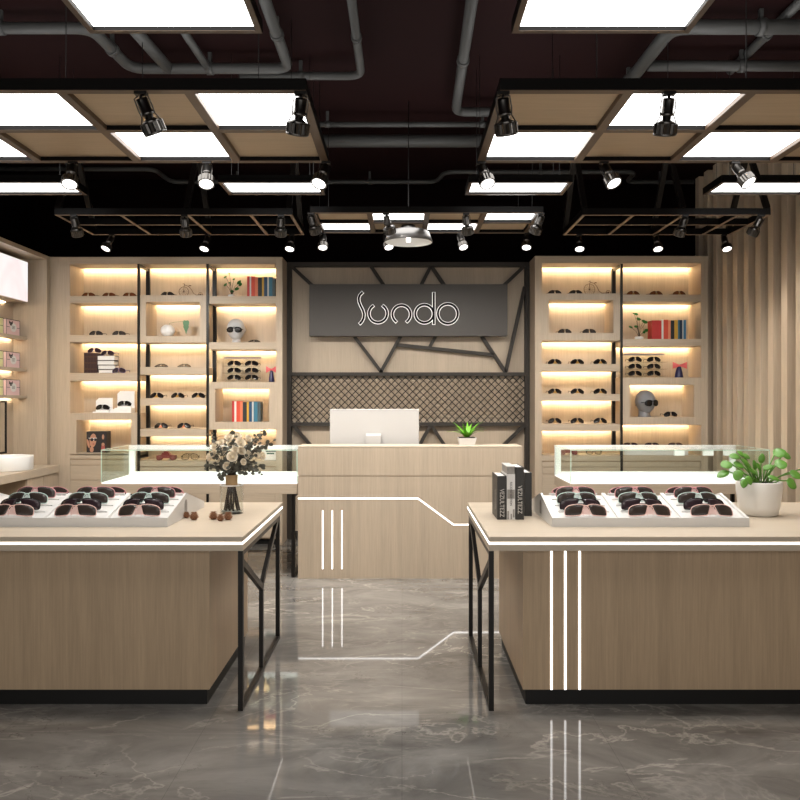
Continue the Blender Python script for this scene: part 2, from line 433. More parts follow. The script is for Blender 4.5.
grid_frame('smallest checkered ceiling grid hanging above the reception desk', xc, [6.02, 6.37, 6.74], 2.9, 0.045, 0.04, cc, 'checkered ceiling grids',
           [(-0.62, 6.02), (0.98, 6.02), (-0.62, 6.74), (0.98, 6.74)])
def lone_panel(label, x0, x1, y0, y1, z=3.0, lit=True):
    t = thing('light_panel_fixture', label, 'ceiling light', ((x0+x1)/2, (y0+y1)/2, z), 'single framed light panels')
    w = 0.026
    mb = MB()
    mb.box(x0, x1, y0, y0+w, z, z+0.05); mb.box(x0, x1, y1-w, y1, z, z+0.05); mb.box(x0, x0+w, y0+w, y1-w, z, z+0.05); mb.box(x1-w, x1, y0+w, y1-w, z, z+0.05)
    mb.build('panel_frame', 'beam', t)
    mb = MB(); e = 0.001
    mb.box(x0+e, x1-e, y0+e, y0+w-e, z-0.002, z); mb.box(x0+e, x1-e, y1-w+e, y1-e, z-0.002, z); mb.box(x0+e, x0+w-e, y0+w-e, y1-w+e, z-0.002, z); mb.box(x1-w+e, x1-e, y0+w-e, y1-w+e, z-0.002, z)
    mb.build('painted_lit_underside', 'litbrown', t)  # added brown skin paints light under the panel frame
    MB().box(x0+w, x1-w, y0+w, y1-w, z+0.016, z+0.03).build('light_panel', 'panel', t)
    for x in (x0+0.08, x1-0.08):
        for yy in (y0+0.06, y1-0.06): wire(t, x, yy, z+0.03, 0.002)
lone_panel('square light panel nearest the camera on the vase table side', -1.28, -0.571, 2.57, 3.28)
lone_panel('square light panel nearest the camera on the book table side', 0.449, 1.176, 2.57, 3.28)
lone_panel('narrow light panel between vase table grid and open frame, nearer the aisle', -1.272, -0.564, 5.53, 5.88)
lone_panel('narrow light panel behind the vase table grid, nearer the perfume wall', -3.03, -2.31, 5.53, 5.88)
lone_panel('narrow light panel behind the book table grid, nearer the aisle', 0.462, 1.181, 5.53, 5.88)
lone_panel('narrow light panel behind the book table grid, nearer the slatted wall', 2.21, 2.93, 5.53, 5.88)

def open_frame(label, x0, x1, xs, hang):
    y0, ym, y1, z, h, w = 6.09, 6.43, 6.81, 2.9, 0.05, 0.028
    t = thing('open_ceiling_frame', label, 'ceiling frame', ((x0+x1)/2, ym, z), 'open black ceiling frames')
    mb = MB()
    for yy in (y0, ym, y1): mb.box(x0, x1, yy-w/2, yy+w/2, z, z+h)
    for x in [x0+w/2, x1-w/2] + xs:
        mb.box(x-w/2, x+w/2, y0+w/2, ym-w/2, z, z+h-0.001); mb.box(x-w/2, x+w/2, ym+w/2, y1-w/2, z, z+h-0.001)
    mb.build('frame_bars', 'beam', t)
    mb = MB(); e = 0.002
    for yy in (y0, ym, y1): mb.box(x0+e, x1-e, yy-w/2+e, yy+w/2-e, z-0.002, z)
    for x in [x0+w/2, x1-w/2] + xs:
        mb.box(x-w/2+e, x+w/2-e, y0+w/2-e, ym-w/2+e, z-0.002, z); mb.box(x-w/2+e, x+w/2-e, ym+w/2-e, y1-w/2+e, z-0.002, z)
    mb.build('painted_lit_underside', 'litbrown2', t)  # added brown skin paints light under the bars
    for x in hang:
        k = MB()
        k.beam((x, y0, z+h), (x, 6.40, 3.46), 0.035, 0.04, 0, (1, 0, 0)); k.beam((x, y1, z+h), (x, 6.46, 3.46), 0.035, 0.04, 0, (1, 0, 0))
        k.box(x-0.02, x+0.02, 6.40, 6.46, 3.42, CEIL)
        k.build('hanger', 'metal', t)
open_frame('open black ceiling frame hung before the perfume wall side of the shelves', -2.64, -0.83, [-2.14, -1.63, -1.15], [-2.62, -1.64, -0.86])
bpy.data.objects['open_ceiling_frame']['label'] = 'open black ceiling frame with spotlights, on the vase table side'
open_frame('open black ceiling frame with spotlights, next to the slatted wall', 1.37, 2.80, [1.76, 2.14, 2.56], [1.39, 2.14, 2.78])

# ================================================================== track spotlights
def make_spot():
    t = thing('track_spotlight', '', 'spotlight')
    MB().box(-0.03, 0.03, -0.018, 0.018, -0.016, 0).lathe([(0, -0.04), (0.008, -0.04), (0.008, -0.014), (0, -0.014)], seg=10).build('adaptor', 'metal', t)
    piv = (0, 0, -0.03)
    def part(mb, name, mat):
        o = mb.build(name, mat, t); o.location = piv; return o
    b = MB().lathe([(0, 0), (0.024, 0), (0.029, -0.006), (0.029, -0.066), (0.033, -0.068), (0.033, -0.082), (0.022, -0.085), (0.020, -0.115), (0, -0.115)], seg=20)
    part(b, 'lamp_body', 'chrome')
    k = MB()
    for s in (-1, 1):
        k.tube([(s*0.010, 0, 0.012), (s*0.034, 0, 0.004), (s*0.037, 0, -0.05), (s*0.034, 0, -0.085), (s*0.050, 0, -0.118)], 0.0035, 6)
    part(k, 'bracket', 'chrome')
    h = MB(); n = 18; prof = []
    for i in range(2*n):
        a = PI*i/n; r = 0.058 if i % 2 else 0.053; prof.append((r*math.cos(a), r*math.sin(a)))
    h.prism(prof, -0.165, -0.118, 'Z')
    h.lathe([(0.020, -0.100), (0.050, -0.118), (0.030, -0.1185), (0, -0.1185)], seg=20)
    h.lathe([(0.054, -0.164), (0.058, -0.170), (0.054, -0.176), (0.048, -0.172), (0.048, -0.164)], seg=24)
    part(h, 'lamp_head', 'chrome')
    part(MB().lathe([(0, -0.1665), (0.047, -0.1665), (0.047, -0.170), (0.03, -0.1725), (0, -0.174)], seg=24), 'lens', 'lens_on')
    return t
spot_proto = make_spot(); spot_first = [True]
SPOT_W = 12
def place_spot(px, Y, z, d, label, group, energy=SPOT_W, cone=70, sc=1.0):
    d = Vector(d).normalized(); x = wx(px, Y)
    if spot_first[0]:
        spot_first[0] = False; r = spot_proto; r.location = (x, Y, z)
    else: r = dup(spot_proto, (x, Y, z))
    r['label'] = label; r['group'] = group; r.scale = (sc,)*3
    q = Vector((0, 0, -1)).rotation_difference(d).to_euler()
    for c in r.children:
        if not c.name.startswith('adaptor'): c.rotation_euler = q
    if energy:
        l = bpy.data.lights.new('spot_lamp', 'SPOT'); l.energy = energy; l.spot_size = math.radians(cone); l.spot_blend = 0.7
        l.shadow_soft_size = 0.04; l.color = (1.0, 0.95, 0.88)
        lo = bpy.data.objects.new('spot_lamp', l); COL.objects.link(lo); lo.parent = r
        lo.location = Vector((0, 0, -0.03)) + d*0.19; lo.rotation_euler = q
gA = 'spotlights on grid front beams'; ZG = 3.0
place_spot(141, 3.905, ZG, (0.30, 0.42, -0.88), 'dark spotlight on front beam of vase table grid, farther from the aisle', gA, 11, 110)
place_spot(301, 3.905, ZG, (-0.16, 0.42, -0.9), 'dark spotlight on front beam of vase table grid, at the aisle corner', gA, 11, 110)
place_spot(503, 3.905, ZG, (0.16, 0.42, -0.9), 'dark spotlight on front beam of book table grid, at the aisle corner', gA, 11, 110)
place_spot(669, 3.905, ZG, (0.02, 0.42, -0.9), 'dark spotlight on front beam of book table grid, under a glowing panel', gA, 11, 110)
gB = 'spotlights on grid rear beams'
for px, dx, lab in ((73, 0.05, 'lit spotlight on rear beam of vase table grid, nearest the perfume wall'), (207, 0.08, 'lit spotlight on rear beam of vase table grid, middle one of three'),
                    (326, -0.25, 'lit spotlight on rear beam of vase table grid, at the aisle corner'), (481, 0.22, 'lit spotlight on rear beam of book table grid, at the aisle corner'),
                    (604, 0.30, 'lit spotlight on rear beam of book table grid, middle one of three'), (735, 0.40, 'lit spotlight on rear beam of book table grid, nearest the slatted wall')):
    place_spot(px, 5.055, ZG, (dx, -0.45, -0.85), lab, gB, 9, 70, 0.9)
gC = 'dark spotlights on rear ceiling frames'; ZC = 2.9
for px, Y, dx, lab in ((74, 6.09, 0, 'dark spotlight on open frame of vase table side, nearest the perfume wall'), (184.5, 6.09, -0.05, 'dark spotlight in middle of open frame on vase table side'),
                       (281, 6.09, -0.1, 'dark spotlight at inner end of open frame on vase table side'), (311, 6.02, 0.22, 'dark spotlight at shelf-side end of reception grid, vase table side'),
                       (386, 6.02, 0.25, 'dark spotlight on reception grid beside the pendant lamp'), (466, 6.02, 0.15, 'dark spotlight on reception grid between pendant lamp and grid corner'),
                       (541, 6.02, -0.25, 'dark spotlight at reception grid corner nearest the slatted wall'), (685, 6.09, -0.15, 'dark spotlight in middle of open frame by the slatted wall'),
                       (761, 6.09, -0.30, 'dark spotlight at outer end of open frame against slatted wall')):
    place_spot(px, Y, ZC, (dx, 0.55, -0.82), lab, gC, 80 if px < 100 else 18, 140 if px < 100 else 125, 0.8)
gD = 'lit spotlights on rear ceiling frames'
for px, Y, dx, lab in ((112, 6.81, -0.28, 'lit spotlight on rear bar of open frame, vase table side, outer one'), (208, 6.81, -0.15, 'lit spotlight on rear bar of open frame, vase table side, middle one'),
                       (292, 6.81, -0.1, 'lit spotlight on rear bar of open frame, vase table side, inner one'), (323, 6.74, 0.03, 'lit spotlight on rear bar of reception grid, farthest from slatted wall'),
                       (386, 6.74, 0.2, 'lit spotlight behind the pendant lamp'), (460, 6.74, 0.2, 'lit spotlight on rear bar of reception grid, just beyond pendant lamp'),
                       (527, 6.74, -0.1, 'lit spotlight on rear bar of reception grid, nearest slatted wall'), (579, 6.81, -0.05, 'lit spotlight on rear bar of slatted wall side frame, inner one'),
                       (656, 6.81, 0.0, 'lit spotlight on rear bar of slatted wall side frame, middle one'), (724, 6.81, 0.03, 'lit spotlight before the slatted wall, outermost on its rear bar')):
    place_spot(px, Y, ZC, (dx, -0.42, -0.85), lab, gD, 3, 80, 0.74)

# pendant lamp
t = thing('pendant_lamp', 'aluminium dome pendant lamp hanging above the reception desk', 'lamp', (wx(408.5, 6.5), 6.45, 2.78))
px0 = wx(408.5, 6.45); zr = wz(242.5, 6.45)
MB().lathe([(0.190, 0), (0.196, 0.004), (0.166, 0.082), (0.142, 0.094), (0.05, 0.098)], (px0, 6.45, zr), 40).build('lamp_shade', 'lampmetal', t)
MB().lathe([(0.050, 0.093), (0.136, 0.089), (0.160, 0.078), (0.1895, 0.0005)], (px0, 6.45, zr), 40).build('inner_reflector', 'bright', t)
MB().lathe([(0, 0.145), (0.045, 0.145), (0.055, 0.134), (0.072, 0.098), (0, 0.098)], (px0, 6.45, zr), 24).build('cap', 'lampmetal', t)
MB().tube([(px0, 6.45, zr+0.142), (px0, 6.45, CEIL)], 0.004, 8).build('cord', 'black', t)
MB().lathe([(0, 0.002), (0.018, 0.006), (0.018, 0.07), (0.022, 0.0925), (0, 0.0925)], (px0, 6.45, zr), 16).build('bulb', 'lens_on', t)

# ================================================================== island tables
def island(side, label):
    e = -0.765 if side < 0 else 0.418            # aisle edge of slab
    o = side
    far = -2.98 if side < 0 else 2.80
    yf, yb, zt, zs = 3.846, 5.13, 0.838, 0.769
    t = thing('display_island', label, 'counter', ((e+far)/2, 4.45, 0), 'island display counters')
    top = MB().box(e, far, yf, yb, 0.813, zt, 0, 0.003).box(e, far, yf, yb, zs, 0.799, 0, 0.0015).box(e-0.006*-o, far, yf+0.008, yb-0.008, 0.799, 0.813)
    MBt = top.build('countertop', 'wood_top', t)
    l = MB()
    l.box(e, far, yf-0.001, yf+0.006, 0.8018, 0.8102); l.box(e-0.001*o*-1 if False else e, e + 0.006*o, yf+0.006, yb, 0.8018, 0.8102)
    l.build('light_strip', 'led', t)
    bx = -0.944 if side < 0 else 0.593; bfar = -2.85 if side < 0 else 2.70
    MB().box(bx, bfar, 3.92, 4.89, 0.076, zs).build('cabinet_body', 'wood_dk', t)
    MB().box(bx + 0.014*o, bfar, 3.934, 4.876, 0, 0.076).build('plinth', 'black', t)
    w = 0.024
    x0, x1 = (e - w, e) if side < 0 else (e, e + w)
    xm = (x0 + x1)/2
    f = MB()
    y1 = 5.02
    f.box(x0, x1, yf, yf+0.03, 0, zs); f.box(x0, x1, y1-0.03, y1, 0, zs)
    f.box(x0, x1, yf+0.03, y1-0.03, 0, 0.022); f.box(x0, x1, yf+0.03, y1-0.03, zs-0.022, zs)
    ym, zj = 4.42, 0.47
    f.box(x0+0.001, x1-0.001, ym-0.014, ym+0.014, 0.022, zj)
    f.beam((xm, ym, zj-0.01), (xm, yf+0.03, 0.71), w-0.002, 0.032, 0, (0, 0, 1)); f.beam((xm, ym, zj), (xm, y1-0.04, zs-0.01), w-0.002, 0.030, 0, (0, 0, 1))
    f.build('leg_frame', 'metal', t)
    if side > 0:
        for px in (551.4, 565.2, 579.6):
            c = wx(px, 3.92); MB().box(c-0.005, c+0.005, 3.917, 3.925, 0.076, zs-0.001).build('light_strip', 'led', t)
    return t
island(-1, 'oak island counter carrying the flower vase, black leg frame at its aisle end')
island(1, 'oak island counter carrying black books, with three vertical light strips')

# ================================================================== sunglasses
def lens_pts(n=22, a=0.031, b=0.0245, cx=0.0375, droop=0.22, ex=2.5):
    out = []
    for i in range(n):
        th = 2*PI*i/n; c, s = math.cos(th), math.sin(th)
        x = a*math.copysign(abs(c)**(2/ex), c); z = b*math.copysign(abs(s)**(2/ex), s)
        z *= 1.0 - 0.18*(x/a)*(1 if s < 0 else 0.3)
        z -= droop*x
        out.append((cx+x, z))
    return out
def smooth_closed(pts, n=24):
    out = []; m = len(pts)
    for i in range(n):
        f = i*m/n; k = int(f); u = f-k
        p0, p1, p2, p3 = (Vector(pts[(k+j-1) % m]) for j in range(4))
        out.append(tuple(0.5*((2*p1) + (p2-p0)*u + (2*p0-5*p1+4*p2-p3)*u*u + (3*p1-p0-3*p2+p3)*u**3)))
    return out
SPORT = smooth_closed([(0.0065, 0.0165), (0.018, 0.0200), (0.034, 0.0210), (0.054, 0.0185), (0.0680, 0.0110), (0.0722, -0.0030), (0.0705, -0.0160), (0.054, -0.0190), (0.032, -0.0190), (0.0195, -0.0165), (0.0135, -0.0040), (0.0095, 0.0080)], 30)
SHAPE = [None]
_lens_default = lens_pts
def lens_pts(droop=0.22, **k):
    return SPORT if SHAPE[0] == 'sport' else _lens_default(droop=droop, **k)
def make_glasses(name, frame, lens, pitch=18, temple_up=0, temples=True, rim=0.0022, nose=None, droop=0.22, temple_mat=None, shape=None, folded=False):
    SHAPE[0] = shape
    t = thing('sunglasses', '', 'sunglasses')
    R = Matrix.Rotation(-math.radians(pitch), 4, 'X')
    wrap = 2.9 if shape == 'sport' else 4.0
    def P(x, z, dy=0): return Vector((x, wrap*x*x + dy, z))
    parts = []
    fr = MB()
    for s in (-1, 1):
        loop = [P(s*x, z) for x, z in lens_pts(droop=droop)]
        fr.tube(loop, rim, 6, True)
        # nose pads
        fr.tube([P(s*0.010, 0.002), P(s*0.007, -0.010, 0.006), P(s*0.011, -0.018, 0.007)], rim*0.8, 5, m=1 if nose else 0)
    fr.tube([P(-0.0085, 0.010), P(-0.004, 0.0135), P(0, 0.0145), P(0.004, 0.0135), P(0.0085, 0.010)], rim*1.1, 6)
    if shape == 'sport' and nose: fr.grid(lambda u, v: P((u-0.5)*(0.011+0.022*v), 0.012 - 0.027*v, 0.003+0.002*v), 4, 3, 1)
    if shape == 'sport': fr.tube([P(-0.010, 0.0165), P(-0.004, 0.0155), P(0.004, 0.0155), P(0.010, 0.0165)], rim*1.2, 6)
    else: fr.tube([P(-0.010, 0.022), P(-0.005, 0.0235), P(0.005, 0.0235), P(0.010, 0.022)], rim*0.9, 6)
    if nose and shape != 'sport':
        fr.grid(lambda u, v: P((u-0.5)*(0.008+0.036*v), 0.004 - 0.030*v, -0.0035), 4, 3, 1)
    parts.append((fr, 'frame', [frame] + ([nose] if nose else [])))
    for s in (-1, 1):
        lp = lens_pts(droop=droop); ln = MB()
        cxm = 0.0375
        rings = []
        for k, (sc, off) in enumerate(((1.0, 0.0012), (1.0, -0.0004), (0.6, -0.0016), (0.0, -0.0022))):
            if sc == 0: rings.append([ln.bm.verts.new(P(s*cxm, 0, off))])
            else: rings.append([ln.bm.verts.new(P(s*(cxm+(x-cxm)*sc), z*sc, off)) for x, z in lp])
        n = len(lp); fs = [ln.bm.faces.new(rings[0])]
        for a, b in ((0, 1), (1, 2)):
            for i in range(n): fs.append(ln.bm.faces.new((rings[a][i], rings[a][(i+1)%n], rings[b][(i+1)%n], rings[b][i])))
        for i in range(n): fs.append(ln.bm.faces.new((rings[2][i], rings[2][(i+1)%n], rings[3][0])))
        ln._mat(fs[1:], 0, True)
        parts.append((ln, 'lens', [lens]))
    if folded:
        for s in (-1, 1):
            q = MB(); x0 = 0.066; y0 = wrap*x0*x0; yo = 0.004 + 0.005*(s > 0)
            q.tube([P(s*x0, 0.006, 0.001), (s*0.069, y0+0.008, 0.006), (s*0.060, y0+yo+0.004, 0.004), (0, 0.010+yo, 0.004), (-s*0.040, 0.014+yo, 0.003), (-s*0.052, 0.018+yo, -0.005)],
                   [rim*1.3, rim*1.5, rim*1.3, rim*1.2, rim*1.3, rim], 6)
            parts.append((q, 'temple', [temple_mat or frame]))
        temples = False
    tu = math.tan(math.radians(temple_up))
    if temples:
        for s in (-1, 1):
            q = MB(); x0 = 0.069; y0 = wrap*x0*x0; z0 = 0.004
            q.tube([(s*x0, y0, z0), (s*0.072, y0+0.006, z0+0.001), (s*0.072, y0+0.05, z0+0.05*tu), (s*0.070, y0+0.088, z0+0.088*tu), (s*0.068, y0+0.108, z0-0.012+0.108*tu), (s*0.067, y0+0.120, z0-0.026+0.120*tu)],
                   [rim*1.3, rim*1.5, rim*1.3, rim*1.2, rim*1.3, rim*1.0], 6)
            parts.append((q, 'temple', [temple_mat or frame]))
    zmin = 1e9
    for mb, _, _ in parts:
        mb.xf(R); zmin = min(zmin, mb.minz())
    for mb, nm, mats in parts:
        mb.xf(Matrix.Translation((0, 0, -zmin+0.0005))); mb.build(nm, mats, t)
    return Proto(t)
K = colour
M['lensbrown'] = plain('lens_dark_brown', srgb(58, 50, 46), 0.12, 0, 0.4)
M['lensplum'] = plain('lens_dark_plum', srgb(50, 38, 42), 0.12, 0, 0.4)
M['lensgrey'] = plain('lens_grey', srgb(62, 58, 56), 0.15, 0, 0.4)
M['lensamber'] = plain('lens_amber', srgb(110, 66, 42), 0.15, 0, 0.4)
M['lensblack'] = plain('lens_black', srgb(24, 20, 18), 0.15, 0, 0.4)
M['pinkrim'] = plain('pink_acetate', srgb(212, 150, 152), 0.25)
M['roserim'] = plain('rose_acetate', srgb(232, 190, 180), 0.25)
M['mintrim'] = plain('mint_acetate', srgb(208, 228, 220), 0.25)
M['blackrim'] = plain('black_acetate', srgb(18, 15, 15), 0.2)
M['yellowrim'] = plain('mustard_acetate', srgb(150, 112, 40), 0.3)
M['orangerim'] = plain('orange_acetate', srgb(196, 110, 66), 0.3)
M['purplerim'] = plain('purple_acetate', srgb(72, 46, 96), 0.3)
TR = dict(pitch=24, rim=0.0015, shape='sport', folded=True)
M['nosepink'] = plain('pale_pink_nosepiece', srgb(236, 205, 198), 0.3)
M['nosemint'] = plain('pale_mint_nosepiece', srgb(222, 234, 229), 0.3)
G = {
 'rose': make_glasses('', 'roserim', 'lensbrown', nose='nosepink', **TR), 'plum': make_glasses('', 'blackrim', 'lensplum', **TR),
 'mint': make_glasses('', 'mintrim', 'lensbrown', nose='nosemint', **TR), 'pink': make_glasses('', 'pinkrim', 'lensbrown', nose='nosepink', **TR),
 'amber': make_glasses('', 'gold', 'lensamber', 22, 26), 'grey': make_glasses('', 'blackrim', 'lensgrey', 22, 26),
 'yellow': make_glasses('', 'blackrim', 'lensblack', 22, 26, nose='yellowrim', droop=0.34), 'orange': make_glasses('', 'blackrim', 'lensblack', 22, 26, nose='orangerim', droop=0.34),
 'purple': make_glasses('', 'purplerim', 'lensplum', 22, 26), 'black': make_glasses('', 'blackrim', 'lensblack', 22, 26),
 'ambery': make_glasses('', 'gold', 'lensamber', 22, 26, nose='yellowrim', droop=0.34),
 'blackfolded': make_glasses('', 'blackrim', 'lensblack', 22, folded=True),
 'lying': make_glasses('', 'blackrim', 'lensplum', 66, folded=True),
 'headblack': make_glasses('', 'blackrim', 'lensblack', 0, 0, droop=0.08),
}

# ================================================================== trays on islands
def tray(x0, x1, cols, names, cname, label):
    y0, yr, y1, zt = 4.1375, 4.50, 4.90, 0.838
    t = thing('eyewear_tray', label, 'tray', ((x0+x1)/2, 4.5, zt), 'white wedge eyewear trays')
    prof_out = [(y0, zt), (y0, zt+0.047), (yr, zt+0.134), (y1, zt+0.037), (y1, zt)]
    prof_in = [(y0+0.008, zt), (y0+0.008, zt+0.034), (yr, zt+0.120), (y1-0.008, zt+0.026), (y1-0.008, zt)]
    MB().prism(prof_in, x0+0.012, x1-0.012, 'X').build('tray_bed', 'white', t)
    for a, b in ((x0, x0+0.012), (x1-0.012, x1)): MB().prism(prof_out, a, b, 'X').build('side_panel', 'white', t)
    MB().box(x0+0.012, x1-0.012, y0, y0+0.008, zt, zt+0.047).build('front_lip', 'white', t)
    xe = x1 if x0 < 0 else x0; s = 1 if x0 < 0 else -1     # grey finger slot on the aisle side
    sl = [(4.46, zt+0.022), (4.51, zt+0.022), (4.51, zt+0.075)] + [(4.485+0.025*math.cos(a), zt+0.075+0.025*math.sin(a)) for a in (PI*0.25, PI*0.5, PI*0.75)] + [(4.46, zt+0.075)]
    MB().prism(sl, xe-0.002*s, xe+0.0015*s, 'X').build('finger_slot', 'greyband', t)
    zs = lambda yy: zt+0.034+(yy-y0-0.008)*(0.086/(yr-y0-0.008))
    zbk = lambda yy: zt+0.120-(yy-yr)*(0.094/(y1-0.008-yr))
    for k in range(len(cols)-1):
        xm = (cols[k]+cols[k+1])/2
        MB().prism([(y0+0.008, zs(y0+0.008)-0.004), (y0+0.008, zs(y0+0.008)+0.013), (yr, zt+0.134), (yr, zt+0.110)], xm-0.010, xm+0.010, 'X').build('divider', 'white', t)
    for xc_ in cols:
        for yy in (4.205, 4.295, 4.385, 4.47):
            mb = MB()
            for s2 in (-1, 1): mb.box(xc_+s2*0.10-0.035, xc_+s2*0.10+0.035, yy+0.045, yy+0.055, zs(yy+0.05)-0.004, zs(yy+0.05)+0.005)
            mb.build('ledge', 'white', t)
    rows = [(4.170, 'rose', 'rose rimmed', 'front row'), (4.258, 'plum', 'black rimmed', 'second row'), (4.346, 'mint', 'mint rimmed', 'third row'), (4.434, 'pink', 'pink rimmed', 'fourth row')]
    for xc_, cn in zip(cols, names):
        for k, (yy, g, look, rw) in enumerate(rows):
            dx = (-0.003, -0.012, -0.010, -0.002)[k] + random.uniform(-.004, .004)
            G[g].place((xc_+dx, yy, zs(yy+0.03)+0.001), (0, 0, random.uniform(-.03, .03)), 1.5, f'{look} sunglasses in {rw} of {cname}, {cn}', f'sunglasses on {cname}')
        G['pink'].place((xc_+0.004, 4.635, zbk(4.62)+0.001), (0, 0, PI), 1.5, f'pink rimmed sunglasses on back slope of {cname}, {cn}', f'sunglasses on {cname}')
tray(-2.275, -1.212, [-2.032, -1.702, -1.372], ['column farthest from vase', 'middle column', 'column nearest vase'], 'tray beside flower vase', 'white wedge tray of sunglasses beside the flower vase')
tray(0.777, 1.797, [0.966, 1.297, 1.624], ['column nearest books', 'middle column', 'column nearest plant'], 'tray between books and plant', 'white wedge tray of sunglasses between black books and potted plant')

# ================================================================== vase and bouquet, cones
vx, vy, vz = -0.988, 4.64, 0.838
t = thing('glass_vase', 'clear glass cylinder vase holding dark flower stems on the island', 'vase', (vx, vy, vz))
MB().lathe([(0, 0.0), (0.064, 0.0), (0.067, 0.004), (0.067, 0.158), (0.0665, 0.163), (0.062, 0.164), (0.0615, 0.158), (0.0615, 0.012), (0, 0.012)], (vx, vy, vz), 36).build('vase_wall', 'vglass', t)
MB().lathe([(0, 0.0125), (0.0605, 0.0125), (0.0605, 0.014), (0, 0.014)], (vx, vy, vz), 32).build('vase_bottom', 'clearbase', t)
rim = [(vx+0.0645*math.cos(2*PI*k/36), vy+0.0645*math.sin(2*PI*k/36), vz+0.164) for k in range(36)]
MB().tube(rim, 0.0028, 6, True).build('rim', 'bright', t)

bq = thing('bouquet', 'bouquet of cream roses and grey eucalyptus wrapped in kraft paper', 'flowers', (vx, vy, vz+0.016))
st = MB()
for k in range(11):
    a = 2*PI*k/11; rr = 0.052*(0.55+0.45*random.random())
    st.tube([(vx+rr*math.cos(a), vy+rr*math.sin(a), vz+0.018), (vx+0.018*math.cos(a+0.5), vy+0.018*math.sin(a+0.5), vz+0.15), (vx+0.02*math.cos(a), vy+0.02*math.sin(a), vz+0.26)], 0.0055, 6)
st.build('stems', 'twig', bq)
MB().lathe([(0.030, 0.155), (0.033, 0.158), (0.036, 0.222), (0.032, 0.222), (0.028, 0.158)], (vx, vy, vz), 18, smooth=True).build('paper_wrap', 'kraft', bq)
def rose_mesh():
    mb = MB()
    for sh, (n, r, h, op) in enumerate(((3, 0.009, 0.026, 0.1), (4, 0.016, 0.027, 0.25), (5, 0.022, 0.024, 0.6), (6, 0.027, 0.017, 1.1))):
        for k in range(n):
            a0 = 2*PI*k/n + sh*0.7; wdt = 2*PI/n*0.66
            def fn(u, v, a0=a0, wdt=wdt, r=r, h=h, op=op):
                a = a0 + (u-0.5)*2*wdt*(1-0.25*v*v)
                rad = r*(0.35 + 0.65*math.sin(min(1, v*1.15)*PI/2)) + op*0.006*v*v + 0.001*math.sin(u*9)
                z = h*v*(1 - 0.22*(2*u-1)**2*v) - op*0.006*v*v
                return (rad*math.cos(a), rad*math.sin(a), z)
            mb.grid(fn, 5, 4)
    mb.lathe([(0, 0.020), (0.006, 0.016), (0.010, 0.004), (0.008, -0.004), (0.003, -0.012), (0, -0.012)], seg=10)
    return mb
proto_rose = None
cy0 = vy
rose_px = [(232, 457, 1.1), (227, 466, .85), (224, 451, 1), (231, 444, 1), (240, 443, 1.1), (241, 451, .95), (247, 455, 1), (237, 436, .9), (216, 446, 1), (215, 453, .95), (210, 457, .9), (262, 456, .85),
           (229, 438, .9), (248, 439, .85), (221, 443, .8), (256, 455, .8), (235, 450, .75), (243, 462, .7), (219, 459, .8)]
for i, (px, py, sc) in enumerate(rose_px):
    yy = vy + (-0.09 + 0.035*((i*5) % 4) + 0.25*abs(px-232)/172*0.5)
    c = Vector((wx(px, yy), yy, wz(py, yy)))
    dr = Vector(((c.x-vx)*2.2 + random.uniform(-.05, .05), -0.16, 0.07+1.0*(c.z-vz-0.33))).normalized()
    if proto_rose is None:
        proto_rose = rose_mesh().build('rose', 'rose'); o = proto_rose
    else:
        o = proto_rose.copy(); COL.objects.link(o)
    o.parent = bq; o.location = c - bq.location; o.rotation_euler = Vector((0, 0, 1)).rotation_difference(dr).to_euler(); o.scale = (sc*0.86,)*3
fl = MB()
def leafdisc(mb, c, nrm, r, asp=0.8, bend=0.2, n=8):
    q = Vector((0, 0, 1)).rotation_difference(Vector(nrm).normalized())
    vs = []
    for k in range(n):
        a = 2*PI*k/n; p = Vector((r*math.cos(a), r*asp*math.sin(a), bend*r*(math.cos(a)**2)))
        vs.append(mb.bm.verts.new(q @ p + Vector(c)))
    ctr = mb.bm.verts.new(Vector(c))
    fs = [mb.bm.faces.new((vs[k], vs[(k+1)%n], ctr)) for k in range(n)]
    mb._mat(fs, 0, True)
tw = MB()
hub = Vector((vx, vy, vz+0.235))
ends = [(208, 432), (213, 440), (209, 448), (203, 466), (206, 467), (211, 463), (217, 470), (216, 478), (222, 477), (232, 432), (235, 431), (227, 437), (247, 436), (257, 436), (261, 431), (268, 429), (263, 434), (270, 441), (275, 440), (262, 443), (266, 445), (258, 448),
        (262, 464), (256, 468), (252, 463), (260, 471), (263, 467), (266, 474), (246, 468), (238, 466), (225, 471), (220, 465), (250, 459), (253, 450), (247, 447), (230, 470), (212, 455), (208, 452), (256, 440), (242, 434), (219, 445), (236, 470), (244, 474)]
for i, (px, py) in enumerate(ends):
    yy = vy + random.uniform(-0.10, 0.10)
    e = Vector((wx(px, yy), yy, wz(py, yy))); mid = hub*0.45 + e*0.55 + Vector((0, 0, 0.02))
    tw.tube([hub + Vector((random.uniform(-.012, .012), random.uniform(-.012, .012), 0)), mid, e], [0.0024, 0.0016, 0.0009], 5)
    for k in range(6 if i % 2 else 7):
        tt = 0.42 + 0.58*k/6
        c = (hub*(1-tt)**2 + mid*2*tt*(1-tt) + e*tt*tt) + Vector((random.uniform(-.013, .013), random.uniform(-.02, .02), random.uniform(-.013, .013)))
        leafdisc(fl, c, (random.uniform(-.8, .8), -1, random.uniform(-.5, 1)), random.uniform(0.008, 0.0155), random.uniform(.6, .95))
for k in range(70):      # dark filler among the roses
    a, r_ = random.uniform(0, 2*PI), random.uniform(0.0, 0.085)
    c = Vector((vx + r_*1.15*math.cos(a), vy + r_*math.sin(a), vz + 0.25 + random.uniform(0, 0.13)))
    leafdisc(fl, c, (random.uniform(-1, 1), -1, random.uniform(-1, 1)), random.uniform(0.010, 0.018))
tw.build('twigs', 'twig', bq)
o = fl.build('foliage', 'euc', bq, recalc=False); o['kind'] = 'stuff'

